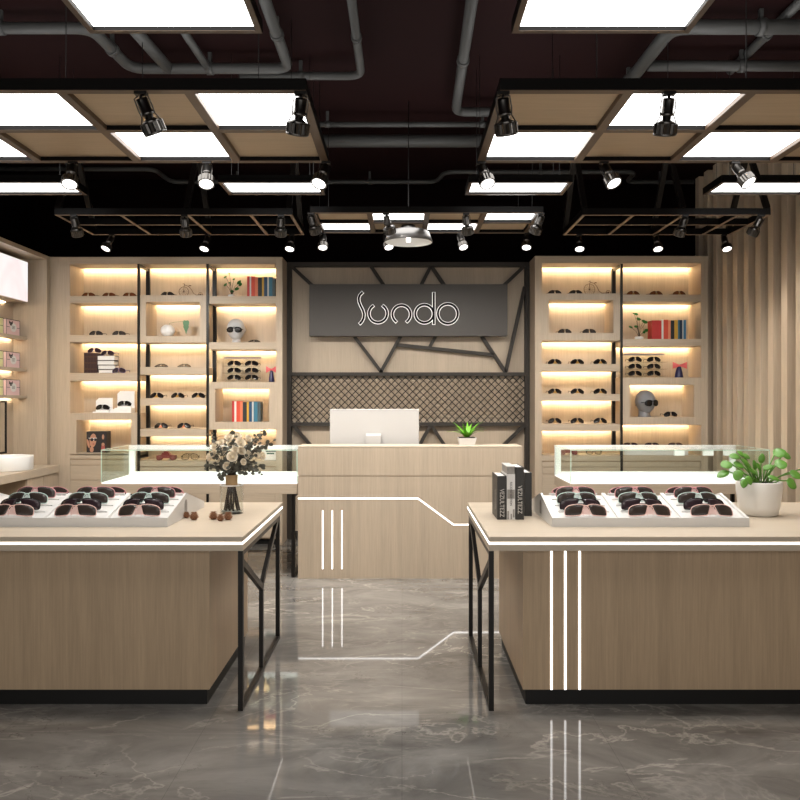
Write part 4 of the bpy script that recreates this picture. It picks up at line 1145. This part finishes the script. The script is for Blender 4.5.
for k, p in enumerate(('nearest perfume wall', 'second from perfume wall', 'third from perfume wall', 'touching the lying stack')):
    a = 84 + k*3.3
    small_book(a, a+3.2, 353, 373, 'maroonbk', f'upright maroon leather book with gold bands, {p}', gm, 8.30, 0.13, ('gold', ((.20, .215), (.5, .515), (.8, .815))))
yy = 8.30
hs = [(369.2, 373, 98.5, 113.5, 'bottom book'), (364.7, 369.1, 98, 115, 'second book from bottom'), (360, 364.6, 97.3, 114, 'third book from bottom'), (355, 359.9, 97.3, 114.5, 'top book')]
zc = SZ(373) + 0.0005
for (a, b, p0, p1, nm) in hs:
    th = (b-a)*yy/F; x0, x1 = wx(p0, yy), wx(p1, yy)
    t = thing('book', f'lying maroon book with white page edge, {nm} of the small stack', 'book', ((x0+x1)/2, yy+0.06, zc), gm)
    MB().box(x0, x1, yy, yy+0.13, zc, zc+0.004).box(x0, x1, yy, yy+0.13, zc+th-0.0045, zc+th-0.0005).box(x0, x1, yy+0.126, yy+0.13, zc+0.004, zc+th-0.0045).build('cover', 'maroonbk', t)
    MB().box(x0+0.003, x1-0.003, yy+0.003, yy+0.126, zc+0.004, zc+th-0.0045).build('page_block', 'pages', t)
    zc += th
zst = zc
G['purple'].place((wx(94, 8.335), 8.335, wz(353, 8.30)+0.002), (0, 0, 0.05), 1.0, 'purple sunglasses on top of the upright maroon books', g)
G['purple'].place((wx(107, 8.335), 8.335, zst+0.001), (0, 0, -0.05), 1.0, 'purple sunglasses on top of the lying book stack', g)
put('purple', 118.5, 373, 'purple', 'on the shelf in front of lying book stack', g, 8.25)

# white display blocks with sunglasses
def block(px0, px1, py0, py1, label, lift=0.0):
    x0, x1 = IX(px0), IX(px1); z0 = SZ(413)+0.0005+lift; z1 = wz(py0, YI+0.04)
    t = thing('display_block', label, 'display stand', ((x0+x1)/2, YI, z0), 'white eyewear display blocks')
    ch = 0.03
    MB().prism([(x0, z0), (x1, z0), (x1, z1), (x0+ch, z1), (x0, z1-ch)], YI+0.04, YI+0.052, 'Y').build('back_plate', 'bright', t)
    MB().box(x0, x1, YI-0.05, YI+0.04, z0, z0+0.012).box(x0+0.02, x1-0.02, YI-0.02, YI+0.04, z0+0.012, z0+0.030).build('foot', 'bright', t)
    return (x0+x1)/2, z0+0.030
c1 = block(94.5, 111, 398, 413, 'lower white display block holding black sunglasses above photo box')
t = tag(MB().box(IX(112), IX(133), YI-0.06, YI+0.06, SZ(413)+0.0005, SZ(413)+0.038).build('display_riser', 'bright', origin=(IX(122), YI, SZ(413))), 'low white riser under the taller display block', 'display stand')
c2 = block(116, 133, 391, 408, 'taller white display block standing on a low white riser', 0.0385)
G['blackfolded'].place((c1[0], YI-0.012, c1[1]+0.001), (0, 0, 0.1), 1.0, 'black sunglasses on the lower white display block', g)
G['blackfolded'].place((c2[0], YI-0.012, c2[1]+0.001), (0, 0, 0.1), 1.0, 'black sunglasses on the taller white display block', g)

# photo box with printed faces
xa, xb = IX(86.5, 8.30), IX(106.5, 8.30); zq = SZ(453)+0.0005; hq = 21*8.3/F
t = thing('photo_box', 'black standing box printed with a person wearing white sunglasses', 'display box', ((xa+xb)/2, 8.36, zq))
MB().box(xa, xb, 8.30, 8.42, zq, zq+hq).build('box_body', 'ink', t)
fw = (xb-xa)*0.62
def face_print(mb, cx, cz, w, h):
    pass
def ell(cx, cz, a, b, n=20, rot=0): return [(cx + a*math.cos(2*PI*k/n)*math.cos(rot) - b*math.sin(2*PI*k/n)*math.sin(rot), cz + a*math.cos(2*PI*k/n)*math.sin(rot) + b*math.sin(2*PI*k/n)*math.cos(rot)) for k in range(n)]
fx, fz = xa+fw*0.52, zq+hq*0.57
MB().prism(ell(fx, fz, fw*0.27, hq*0.33, rot=-0.1), 8.2985, 8.30, 'Y').prism(ell(fx-fw*0.10, zq+hq*0.14, fw*0.16, hq*0.13), 8.2987, 8.30, 'Y').prism(ell(xa+fw*0.14, zq+hq*0.42, fw*0.09, hq*0.22, rot=0.25), 8.2987, 8.30, 'Y').build('printed_face', 'skin', t)
MB().prism(ell(fx-fw*0.07, fz+hq*0.04, fw*0.14, hq*0.075), 8.2965, 8.2985, 'Y').prism(ell(fx+fw*0.19, fz+hq*0.04, fw*0.10, hq*0.07), 8.2965, 8.2985, 'Y').build('printed_lenses', 'ink', t)
MB().box(fx-fw*0.34, fx+fw*0.32, 8.2968, 8.2985, fz+hq*0.10, fz+hq*0.125).box(fx+fw*0.05, fx+fw*0.10, 8.2968, 8.2985, fz-hq*0.02, fz+hq*0.10).build('printed_frames', 'pages', t)
MB().prism(ell(fx+fw*0.05, fz-hq*0.17, fw*0.09, hq*0.025), 8.2968, 8.2985, 'Y').build('printed_lips', 'lip', t)
sx = xa + (xb-xa)*0.83
MB().prism(ell(sx, zq+hq*0.74, fw*0.09, hq*0.12), 8.2985, 8.30, 'Y').prism(ell(sx, zq+hq*0.38, fw*0.12, hq*0.08), 8.2985, 8.30, 'Y').build('printed_figure', 'skin', t)
MB().prism([(sx-fw*0.16, zq+hq*0.05), (sx+fw*0.16, zq+hq*0.05), (sx+fw*0.13, zq+hq*0.33), (sx-fw*0.13, zq+hq*0.33)], 8.2985, 8.30, 'Y').build('printed_dress', 'lip', t)

# penny farthing ornaments
def bicycle(px0, px1, py, label):
    Y = 8.36; x0, x1 = wx(px0, Y), wx(px1, Y); z = SZ(py) + 0.002; w = x1-x0
    t = thing('penny_farthing_model', label, 'ornament', ((x0+x1)/2, Y, z), 'penny farthing ornaments')
    R = w*0.205; r2 = w*0.085
    def wheel(cx, r, nm, sp):
        mb = MB().tube([(cx+r*math.cos(2*PI*k/32), Y, z+r+0.0025+r*math.sin(2*PI*k/32)) for k in range(32)], 0.0025, 6, True)
        for k in range(sp):
            a = 2*PI*k/sp; mb.tube([(cx, Y, z+r+0.0025), (cx+r*math.cos(a), Y, z+r+0.0025+r*math.sin(a))], 0.0009, 4)
        mb.lathe([(0, -0.008), (0.007, -0.008), (0.007, 0.008), (0, 0.008)], (cx, Y, z+r+0.0025), 10, rot=Matrix.Rotation(PI/2, 3, 'X')); mb.build(nm, 'copper', t)
    c1 = x0+R; wheel(c1, R, 'large_wheel', 12); c2 = x1-r2; wheel(c2, r2, 'small_wheel', 8)
    f = MB(); top = z+2*R
    f.tube([(c1, Y-0.006, z+R), (c1+0.004, Y-0.006, top+0.012), (c1+0.012, Y, top+0.020), (c1+0.05, Y, top+0.008), (c1+0.075, Y, top-0.02), (c1+0.10, Y, z+R*0.75), (c1+0.13, Y, z+R*0.35), (c2, Y, z+r2)], 0.0028, 6)
    f.build('frame', 'copper', t)
    MB().tube([(c1-0.004, Y-0.03, top+0.028), (c1+0.006, Y-0.012, top+0.034), (c1+0.008, Y, top+0.018), (c1+0.006, Y+0.012, top+0.034), (c1-0.004, Y+0.03, top+0.028)], 0.002, 6).build('handlebar', 'copper', t)
    MB().tube([(c1+0.05, Y, top+0.013), (c1+0.066, Y, top+0.016), (c1+0.078, Y, top+0.013)], [0.003, 0.006, 0.003], 6).build('saddle', 'copper', t)
bicycle(179, 202.5, 295.2, 'copper penny farthing ornament on top shelf, three column unit')
bicycle(584, 610.5, 293.5, 'copper penny farthing ornament on top shelf, two column unit')

# white round vase with monstera leaf
Y = 8.36; c = (wx(167.7, Y), Y, SZ(336)+0.0005)
t = thing('round_vase', 'round white ribbed vase with one drooping leaf in box niche', 'vase', c)
mb = MB()
n = 40
def rib(u, v):
    a = 2*PI*u; ph = PI*(0.06+0.80*v); r = 0.070*math.sin(ph)*(1+0.025*math.cos(a*20)); return (c[0]+r*math.cos(a), c[1]+r*math.sin(a), c[2]+0.066-0.064*math.cos(PI-ph)*-1 if False else c[2]+0.066+0.066*-math.cos(ph))
mb.grid(rib, 80, 14)
mb.lathe([(0, 0), (0.020, 0), (0.024, 0.004), (0, 0.006)], c, 20)
mb.build('vase_body', 'bright', t)
MB().tube([(c[0], Y, c[2]+0.10), (c[0]+0.02, Y, c[2]+0.142), (c[0]+0.07, Y, c[2]+0.155), (c[0]+0.19, Y, c[2]+0.165)], 0.0022, 6).build('stem', 'leafd', t)
lf = MB()
hl = [(0, 0.02), (0.022, 0.024), (0.034, 0.006), (0.030, -0.02), (0.026, -0.03), (0.030, -0.045), (0.02, -0.065), (0.010, -0.095), (0.004, -0.118), (0, -0.122)]
ctr = Vector((c[0]+0.195, Y-0.01, c[2]+0.15))
V1 = [(x, z) for x, z in hl] + [(-x, z) for x, z in hl[-2:0:-1]]
lf.prism([(ctr.x+x, ctr.z+z) for x, z in V1], Y-0.012, Y-0.009, 'Y').build('leaf', 'leafd', t)

# leafy shelf plants
def shelf_plant(px, py, potw, pts, label):
    Y = 8.36; x = wx(px, Y); z = SZ(py)+0.0005
    t = thing('shelf_plant', label, 'plant', (x, Y, z), 'leafy plants on the shelves')
    MB().lathe([(0, 0), (potw*0.8, 0), (potw, 0.012), (potw*1.02, 0.03), (potw*0.85, 0.034), (0, 0.03)], (x, Y, z), 20).build('pot', 'bright', t)
    st = MB(); lf = MB()
    for (lx, ly, r, tl_) in pts:
        e = Vector((wx(lx, Y), Y+random.uniform(-.03, .03), wz(ly, Y)))
        st.tube([(x, Y, z+0.03), (x*0.6+e.x*0.4, Y, z*0.4+e.z*0.6+0.01), e], 0.002, 5)
        q = Vector((0, 0, 1)).rotation_difference(Vector((random.uniform(-.4, .4), -0.8, random.uniform(0.2, .7))).normalized()); rz = Matrix.Rotation(tl_, 3, 'Z')
        o_ = []
        for k in range(14):
            a = 2*PI*k/14; rr = r*(1.0-0.28*math.cos(a)+0.05*math.cos(3*a)) if True else r
            o_.append(lf.bm.verts.new(e + q @ (rz @ Vector((rr*math.cos(a), rr*0.72*math.sin(a), 0.15*r*math.cos(a)**2)))))
        cc_ = lf.bm.verts.new(e); lf._mat([lf.bm.faces.new((o_[k], o_[(k+1)%14], cc_)) for k in range(14)], 0, True)
    st.build('stems', 'twig', t); lf.build('foliage', 'leafd', t, recalc=False)
shelf_plant(231.5, 296.2, 0.033, [(226, 277, .020, 0), (226, 284.5, .022, .5), (239, 281.5, .028, .3), (240.5, 284, .022, 1), (237.5, 289, .027, -.4), (232, 291, .020, 1.5), (230.5, 283, .012, 1), (229, 273.5, .012, -.4), (234, 279, .014, .3)], 'leafy plant in low white pot beside books on top shelf')
shelf_plant(639, 339, 0.045, [(631.5, 327, .024, .2), (637, 326.5, .022, -.2), (647, 330, .024, .8), (644, 332, .018, 1.2), (636, 314.5, .020, -.5), (640, 319, .024, -.4), (645.5, 322.5, .024, -.5), (643, 321, .018, -.3), (634, 313.5, .012, -.4)], 'leafy plant in low white pot beside the thick red book')

# coloured books
def book_row(px, py, widths, hts, cols, group, where):
    x = px
    for (w, h, (cn, rgb)) in zip(widths, hts, cols):
        small_book(x+0.1, x+w-0.1, py-h, py, colour('book_' + cn, rgb), f'{cn.replace("_", " ")} spined book {where}', group, 8.29, 0.15, None)
        x += w
cols = [('red', (190, 48, 44)), ('white', (226, 220, 214)), ('vermilion', (214, 76, 50)), ('orange', (226, 122, 84)), ('black', (34, 32, 32)), ('mustard', (204, 158, 52)), ('dark_blue', (30, 68, 100)), ('pale_grey', (206, 206, 202)), ('teal', (52, 112, 136)), ('slate', (70, 84, 86))]
book_row(247, 296.2, [2.6, 1.5, 3.8, 3.0, 4.0, 2.0, 3.4, 1.5, 3.6, 2.6], [19.8, 19.6, 19.8, 19, 18.6, 19, 19, 19.2, 19, 18], cols, 'coloured books on top shelf', 'in the row beside the leafy plant, three column unit')
book_row(232, 422, [2.3, 2.0, 3.8, 2.6, 4.0, 2.2, 3.0, 1.6, 4.0, 3.0], [21, 20.6, 21, 20.4, 20, 20.2, 20.3, 20.4, 20.3, 20], cols, 'coloured books in box niche', 'in the box niche row above the roses')
cols2 = [('thick_red', (186, 34, 30)), ('white', (226, 220, 214)), ('vermilion', (214, 76, 50)), ('salmon', (230, 140, 104)), ('black', (36, 40, 38)), ('mustard', (204, 158, 40)), ('teal', (52, 112, 136)), ('navy', (26, 44, 66)), ('pale_grey', (206, 206, 202)), ('blue', (62, 116, 150))]
book_row(652, 339, [9.6, 2.0, 4.6, 2.6, 3.6, 3.6, 1.6, 2.8, 1.2, 2.6], [18.6, 19.6, 19.2, 18.8, 18.6, 19, 19.2, 19, 19.2, 19], cols2, 'coloured books beside slatted wall', 'in the row beside leafy plant, two column unit')

# eyewear racks with six pairs
def rack(px0, px1, pyb, pys, pxs, ptop, label, nm):
    Y = 8.44; x0, x1 = wx(px0, Y), wx(px1, Y); zb = SZ(pyb)+0.0005
    t = thing('eyewear_rack', label, 'display stand', ((x0+x1)/2, Y, zb), 'eyewear racks')
    MB().box(x0, x1, Y-0.01, Y+0.03, wz(ptop+1.8, Y), wz(ptop, Y)).build('top_bar', colour('mauve_bar', (150, 140, 142)), t)
    MB().box(x0+0.01, x1-0.01, Y+0.012, Y+0.016, zb, wz(ptop+1.8, Y)).build('back_plate', 'vglass', t)
    for j, py in enumerate(pys):
        z = wz(py+2.6, Y-0.13)
        MB().box(x0+0.01, x1-0.01, Y-0.16, Y+0.012, z-0.004, z-0.001).build('shelf_plate', 'vglass', t)
        for i, px in enumerate(pxs):
            G['black'].place((wx(px, Y-0.13), Y-0.135, z+0.0005), (0, 0, 0.0), 1.0, f'black sunglasses on {nm}, {("top","middle","bottom")[j]} tier, {("nearer metal post","nearer bow vase")[i]}', f'sunglasses on {nm}')
rack(224.3, 261, 381.9, (363.3, 370.3, 377.3), (234, 251.5), 357, 'clear rack of six black sunglasses above coloured book niche', 'clear rack above book niche')
rack(624.5, 664, 377.5, (359.3, 366.3, 373.3), (635.3, 654), 353.5, 'clear rack of six black sunglasses above the grey mannequin head', 'clear rack above mannequin head')
# bow vases
def bow(px, pyb, pyt, label, wpx):
    Y = 8.36; x = wx(px, Y); z = SZ(pyb)+0.0005; h = (pyb-pyt)*Y/F*0.72; r = wpx*Y/F/2*0.62
    t = thing('bow_vase', label, 'vase', (x, Y, z), 'navy vases with pink bows')
    MB().lathe([(0, 0), (r, 0), (r*1.0, 0.006), (r*0.85, h*0.4), (r*0.55, h*0.8), (r*0.42, h*0.95), (r*0.2, h), (0, h)], (x, Y, z), 24).build('vase_body', 'navy', t)
    W = wpx*Y/F/2; mb = MB(); zc = z+h*1.0
    for s in (-1, 1):
        mb.grid(lambda u, v, s=s: (x + s*(0.004+W*u), Y-r*0.5-0.004 - 0.012*math.sin(PI*u)*math.sin(PI*v), zc + (v-0.5)*(0.018+0.055*u) + 0.004), 6, 6)
        mb.grid(lambda u, v, s=s: (x + s*(0.004+W*u), Y-r*0.5-0.004 + 0.012*math.sin(PI*u)*math.sin(PI*v), zc + (v-0.5)*(0.018+0.055*u) + 0.004), 6, 6)
    mb.lathe([(0, -0.012), (0.009, -0.008), (0.009, 0.008), (0, 0.012)], (x, Y-r*0.5-0.006, zc+0.003), 12)
    mb.build('bow', 'pinkbow', t)
bow(271.5, 381.9, 365, 'navy vase with pink bow beside the rack, three column unit', 9.5)
bow(679, 377.5, 361, 'navy vase with pink bow beside the rack, two column unit', 13.5)

# mannequin heads
def head(px, pyb, pyt, mat, rz, label, glabel):
    Y = 8.38; x = wx(px, Y); z = SZ(pyb)+0.0005; H = (pyb-pyt)*Y/F - 0.004
    t = thing('mannequin_head', label, 'mannequin head', (x, Y, z), 'mannequin heads')
    def fn(u, v):
        a = 2*PI*u; ph = PI*v                      # v: 0 top, 1 bottom ; face toward -Y
        zz = math.cos(ph); rr = math.sin(ph)
        wx_, dy_ = (0.345*H, 0.40*H) if rz else (0.36*H, 0.40*H)
        k = kf = kb = 1.0
        if zz < 0: k = 1 - (0.26 if rz else 0.34)*(-zz)**1.7; kf = 1 - 0.10*(-zz)**2; kb = 1 - 0.50*(-zz)
        X_ = wx_*rr**0.85*math.sin(a)*k; Y_ = -dy_*rr**0.9*math.copysign(abs(math.cos(a))**(0.72 if math.cos(a) > 0 else 1), math.cos(a))*(kf if math.cos(a) > 0 else kb)
        Z_ = H*(0.555 + 0.445*zz)
        f = max(0, math.cos(a))                     # front side
        if f > 0.75:
            s = (f-0.75)/0.25
            nose = math.exp(-((zz+0.12)/0.13)**2) * max(0, 1-abs(math.sin(a))/0.16)
            Y_ -= 0.075*H*nose
            eye = math.exp(-((zz-0.10)/0.09)**2) * math.exp(-((abs(math.sin(a))-0.33)/0.14)**2)
            Y_ += 0.035*H*eye
            lip = math.exp(-((zz+0.47)/0.05)**2) * max(0, 1-abs(math.sin(a))/0.25); lip2 = math.exp(-((zz+0.36)/0.05)**2) * max(0, 1-abs(math.sin(a))/0.25)
            Y_ -= 0.02*H*(lip+lip2)
            chin = math.exp(-((zz+0.78)/0.12)**2) * max(0, 1-abs(math.sin(a))/0.4); Y_ -= 0.05*H*chin
        ear = math.exp(-((zz+0.02)/0.16)**2) * math.exp(-((abs(math.sin(a))-1.0)/0.03)**2)
        X_ *= 1 + 0.10*ear
        return Vector((X_, Y_, Z_))
    R = Matrix.Rotation(rz, 3, 'Z'); o = Vector((x, Y, z))
    mb = MB().grid(lambda u, v: R @ fn(u, v) + o, 72, 48)
    if rz: mb.lathe([(0, 0), (0.25*H, 0), (0.235*H, 0.03*H), (0.215*H, 0.12*H), (0.22*H, 0.3*H), (0, 0.32*H)], tuple(R @ Vector((0, 0.04*H, 0)) + o), 28)
    else: mb.lathe([(0, 0), (0.20*H, 0), (0.19*H, 0.02*H), (0.17*H, 0.08*H), (0.17*H, 0.2*H), (0, 0.22*H)], tuple(Vector((0, 0.02*H, 0)) + o), 28)
    bmesh.ops.remove_doubles(mb.bm, verts=mb.bm.verts[:], dist=0.0002)
    mb.build('head_form', mat, t)
    gl = R @ Vector((0, -0.45*H, H*0.40)) + o
    sc = (0.63*H)/0.142
    G['headblack'].place((gl.x, gl.y, gl.z), (0, 0, rz), sc, glabel, g)
head(236.2, 342.2, 317.5, 'mwhite', 0.0, 'white mannequin head wearing black sunglasses on shelf unit', 'black sunglasses worn by the white mannequin head')
head(645, 417.2, 390.3, 'mgrey', 0.38, 'grey mannequin head wearing black sunglasses in box niche', 'black sunglasses worn by the grey mannequin head')

# toy cars, reading glasses, photo card, tray near the glass cases
def car(px0, px1, zb, label):
    Y = 8.32; x0, x1 = wx(px0, Y), wx(px1, Y); w = x1-x0; z = zb+0.0005; r = w*0.13
    t = thing('toy_car', label, 'toy car', ((x0+x1)/2, Y, z), 'red vintage toy cars')
    b = z+r*0.9
    MB().prism([(x0+w*.02, b), (x1-w*.03, b), (x1-w*.02, b+w*.14), (x1-w*.30, b+w*.17), (x1-w*.34, b+w*.24), (x0+w*.30, b+w*.26), (x0+w*.26, b+w*.16), (x0, b+w*.13)], Y-0.03, Y+0.03, 'Y').build('car_body', 'toyred', t)
    MB().prism([(x1-w*.62, b+w*.245), (x1-w*.36, b+w*.235), (x1-w*.42, b+w*.34), (x1-w*.62, b+w*.345)], Y-0.026, Y+0.026, 'Y').build('cabin', 'toyred', t)
    for cx in (x0+r*1.1, x1-r*1.2):
        for s in (-1, 1):
            MB().lathe([(0, -0.006), (r*.8, -0.006), (r, -0.004), (r, 0.004), (r*.8, 0.006), (0, 0.006)], (cx, Y+s*0.034, z+r), 18, rot=Matrix.Rotation(PI/2, 3, 'X')).build('wheel', colour('toy_wheel', (120, 60, 54)), t)
zL, zR = SZ(461), SZ(455.5)
car(157, 176.5, zL, 'red vintage toy car behind the glass case by the reception desk')
car(560, 577, zR, 'red vintage toy car behind the glass case before slatted wall')
M['clearl'] = glassmat('clear_lens', (0.9, 0.9, 0.88), 0.8)
G['read'] = make_glasses('', 'blackrim', 'clearl', 5, 5, rim=0.002)
G['read'].place((wx(190, 8.34), 8.34, zL+0.001), (0, 0, 0.2), 1.25, 'black rimmed clear glasses beside red toy car, three column unit', g)
G['read'].place((wx(594, 8.34), 8.34, zR+0.001), (0, 0, -0.2), 1.1, 'black rimmed clear glasses beside red toy car, two column unit', g)
x0, x1 = wx(262, 8.36), wx(278, 8.36)
t = thing('photo_card', 'white photo card with green print behind the roses', 'card', ((x0+x1)/2, 8.36, zL))
MB().box(x0, x1, 8.36, 8.37, zL+0.0005, zL+0.155).build('card', 'pages', t)
MB().box(x0+0.04, x1-0.01, 8.3585, 8.36, zL+0.085, zL+0.13).box(x0+0.05, x1-0.04, 8.3585, 8.36, zL+0.06, zL+0.075).build('card_print', colour('card_green', (60, 92, 80)), t)
x0, x1 = wx(622.5, 8.36), wx(686, 8.36)
t = thing('shelf_tray', 'white riser tray with dark sunglasses above the glass case, near slatted wall', 'tray', ((x0+x1)/2, 8.36, zR))
MB().box(x0, x1, 8.30, 8.46, zR+0.0005, zR+0.078).build('tray_body', 'white', t)
MB().box(x0, x0+0.008, 8.30, 8.46, zR+0.078, zR+0.088).box(x1-0.008, x1, 8.30, 8.46, zR+0.078, zR+0.088).build('tray_rim', 'white', t)
for px, p in zip((630.5, 652, 675.5), posr3):
    G['plum'].place((wx(px, 8.36), 8.35, zR+0.079), (0, 0, 0), 1.05, f'black rimmed sunglasses on the white riser tray, {p}', g)

# ================================================================== left wall unit (perfume wall)
XFl, XBk = -3.615, -3.955; YE = 8.14
tw_ = thing('wall_display_unit', 'recessed oak wall unit with thin shelves and glowing picture on side wall', 'wall unit', (-3.8, 6.5, 0))
Ya = 4.2; ZT = wz(257, YFc)
MB().box(XBk-0.03, XBk, Ya, YE+0.07, 0, ZT).build('back_panel', 'wood', tw_)
MB().box(XBk, XFl, YE, YE+0.075, 0, ZT).build('end_panel', 'wood', tw_)
MB().box(XBk, XFl, Ya, YE, ZT-0.04, ZT).build('soffit', 'woodh', tw_)
MB().box(XBk, XFl, Ya, Ya+0.05, 0, ZT).build('end_panel', 'wood', tw_)
for py in (337.5, 369.5, 396.8):
    z = wz(py-1.5, 8.0); MB().box(XBk, -3.815, Ya+0.05, YE, z-0.012, z).box(XBk+0.035, -3.815, Ya+0.05, YE, z-0.03, z-0.012).build('shelf_board', 'woodh', tw_)
    MB().box(XBk+0.026, XBk+0.0345, Ya+0.1, YE-0.05, z-0.027, z-0.013).build('light_strip', 'warm2', tw_)
# glowing picture: right end at px 28
yr_ = 8.0; xface = wx(28, yr_)
t = thing('lightbox', 'glowing white picture panel with faint pink swirl high on side wall', 'lightbox', (xface, 6.6, wz(302, yr_)))
z0, z1 = wz(302.5, yr_), wz(262, yr_)
MB().box(XBk+0.001, xface-0.008, Ya+0.3, yr_, z0-0.0, z1).build('lightbox_case', 'woodh', t)
MB().box(xface-0.008, xface, Ya+0.31, yr_-0.005, z0+0.006, z1-0.006).build('lit_face', 'lightbox', t)
MB().box(XBk+0.002, XBk+0.012, Ya+0.35, yr_-0.05, z0-0.006, z0-0.001).build('light_strip', 'warm2', t)
# perfume boxes
def perfume(y0, y1, zb, h, key, label):
    xf = -3.85; d = 0.075
    t = thing('perfume_box', label, 'box', (xf-d/2, (y0+y1)/2, zb), 'perfume boxes on the wall shelves')
    z0 = zb+0.0005; z1 = zb+h; c = 0.005
    MB().box(xf-d, xf, y0, y1, z0, z1).build('carton', key, t)
    e = MB()
    e.box(xf-0.001, xf+0.0012, y0, y0+c, z0, z1).box(xf-0.001, xf+0.0012, y1-c, y1, z0, z1).box(xf-0.001, xf+0.0012, y0+c, y1-c, z1-c, z1).box(xf-0.001, xf+0.0011, y0+c, y1-c, z0+h*.5-0.002, z0+h*.5+0.002)
    e.box(xf-d, xf, y0-0.0012, y0, z1-c, z1).box(xf-d, xf-d+c, y0-0.0012, y0, z0, z1-c)
    e.build('edge_lines', 'ink', t)
    ym = (y0+y1)/2
    MB().prism([(ym+0.062*math.cos(2*PI*k/24)*(1+.05*math.cos(8*2*PI*k/24)), z0+h*.5+0.044*math.sin(2*PI*k/24)) for k in range(24)], xf+0.0012, xf+0.0022, 'X').build('badge', 'pages', t)
    b = MB()
    for s in (-1, 1): b.prism([(ym-0.05, z0+h*.78), (ym-0.05+s*0.035, z0+h*.78+0.018), (ym-0.05+s*0.035, z0+h*.78-0.016)], xf+0.0012, xf+0.003, 'X')
    b.prism([(ym-0.058, z0+h*.78), (ym-0.042, z0+h*.78), (ym-0.03, z0+h*.6), (ym-0.07, z0+h*.6)], xf+0.0012, xf+0.003, 'X')
    for zz in (-0.012, 0.0, 0.012): b.box(xf+0.0022, xf+0.0026, ym-0.03, ym+0.03, z0+h*.5+zz-0.002, z0+h*.5+zz+0.002)
    b.build('print', 'ink', t)
for py, row in ((337.5, 'top'), (369.5, 'middle'), (396.8, 'bottom')):
    z = wz(py-1.5, 8.0)
    perfume(7.785, 8.06, z, 0.155, 'pinkbox', f'pale pink carton with white badge on {row} shelf of side wall')
    perfume(7.45, 7.725, z, 0.155, 'yellowbox', f'pale yellow carton with white badge on {row} shelf of side wall')
# mirror panel on the wall unit
yr2 = 800*3.94/394.5
t = thing('wall_mirror', 'dark framed mirror hung above the side wall counter', 'mirror', (-3.94, 7.4, wz(453, yr2)))
ym1 = yr2 - 0.02; ym0 = 6.3; zm0, zm1 = wz(453, ym1), wz(401, ym1)
MB().box(XBk, XBk+0.012, ym0+0.015, ym1-0.015, zm0+0.015, zm1-0.015).build('mirror_glass', plain and (M.setdefault('mirror', plain('mirror_silver', (0.75, 0.73, 0.70), 0.08, 1.0)) and 'mirror'), t)
MB().box(XBk, XBk+0.02, ym0, ym0+0.015, zm0, zm1).box(XBk, XBk+0.02, ym1-0.015, ym1, zm0, zm1).box(XBk, XBk+0.02, ym0+0.015, ym1-0.015, zm0, zm0+0.015).box(XBk, XBk+0.02, ym0+0.015, ym1-0.015, zm1-0.015, zm1).build('mirror_frame', 'metal', t)
# counter and basin
yc1 = 8.13; zc_ = wz(466, 8.0)
t = thing('side_counter', 'oak counter along the side wall under the mirror', 'counter', (-3.72, 6.4, 0))
xe = -3.48
MB().box(XBk+0.001, xe, Ya+0.06, yc1, zc_-0.075, zc_, 0, 0.003).build('countertop', 'wood_top', t)
MB().box(XBk+0.001, xe-0.03, 7.46, yc1, 0.06, zc_-0.076).build('cabinet', 'wood_dk', t)
for k in range(2):
    a = 7.46+(yc1-7.46)*k/2; b_ = 7.46+(yc1-7.46)*(k+1)/2
    MB().box(xe-0.030, xe-0.014, a+0.004, b_-0.004, 0.07, zc_-0.08).build('door', 'wood', t)
MB().box(XBk+0.001, xe-0.05, 7.48, yc1-0.01, 0, 0.06).build('plinth', 'black', t)
MB().box(XBk+0.001, xe-0.03, Ya+0.07, Ya+0.5, 0, zc_-0.076).build('cabinet', 'wood_dk', t)
bx_, by_ = -3.722, 7.55
t = thing('wash_basin', 'round white basin standing on the side wall counter', 'basin', (bx_, by_, zc_))
MB().lathe([(0, 0.0005), (0.215, 0.0005), (0.222, 0.008), (0.226, 0.128), (0.224, 0.134), (0.216, 0.134), (0.210, 0.125), (0.205, 0.045), (0.17, 0.025), (0, 0.02)], (bx_, by_, zc_), 56).build('bowl', 'bright', t)
MB().lathe([(0, 0.02), (0.025, 0.021), (0.022, 0.026), (0, 0.027)], (bx_, by_, zc_), 20).build('drain', 'alu', t)

# baseboard of back wall between unit and sign wall is part of the panel; remaining wall bases
b = MB().box(XL, XL+0.012, YF, 4.1, 0, 0.08); struct(b, 'baseboard_left', 'black')

# ================================================================== light, world, camera
w = bpy.data.worlds.new('added_ambient_fill'); scene.world = w; w.use_nodes = True  # even fill light added, entering by the open end behind the camera
bg = w.node_tree.nodes['Background']; bg.inputs['Color'].default_value = (1.0, 0.97, 0.93, 1); bg.inputs['Strength'].default_value = 0.95
cam = bpy.data.cameras.new('camera'); co = bpy.data.objects.new('camera', cam); COL.objects.link(co)
co.location = (0, 0, EYE); co.rotation_euler = (PI/2, 0, 0)
cam.sensor_width = 36; cam.lens = 36; cam.shift_x = -2/800; cam.shift_y = -1/800; cam.clip_start = 0.05; cam.clip_end = 60
scene.camera = co
vs = scene.view_settings
vs.view_transform = 'Standard'; vs.look = 'None'; vs.gamma = 1.0; vs.exposure = 0.8; vs.use_curve_mapping = False
try:
    scene.cycles.use_denoising = True
    scene.cycles.max_bounces = 10; scene.cycles.transparent_max_bounces = 24
    scene.cycles.sample_clamp_indirect = 6
except Exception: pass
# prototypes never placed are not part of the place
for p in G.values():
    if not p.used:
        for c in list(p.root.children): bpy.data.objects.remove(c)
        bpy.data.objects.remove(p.root)
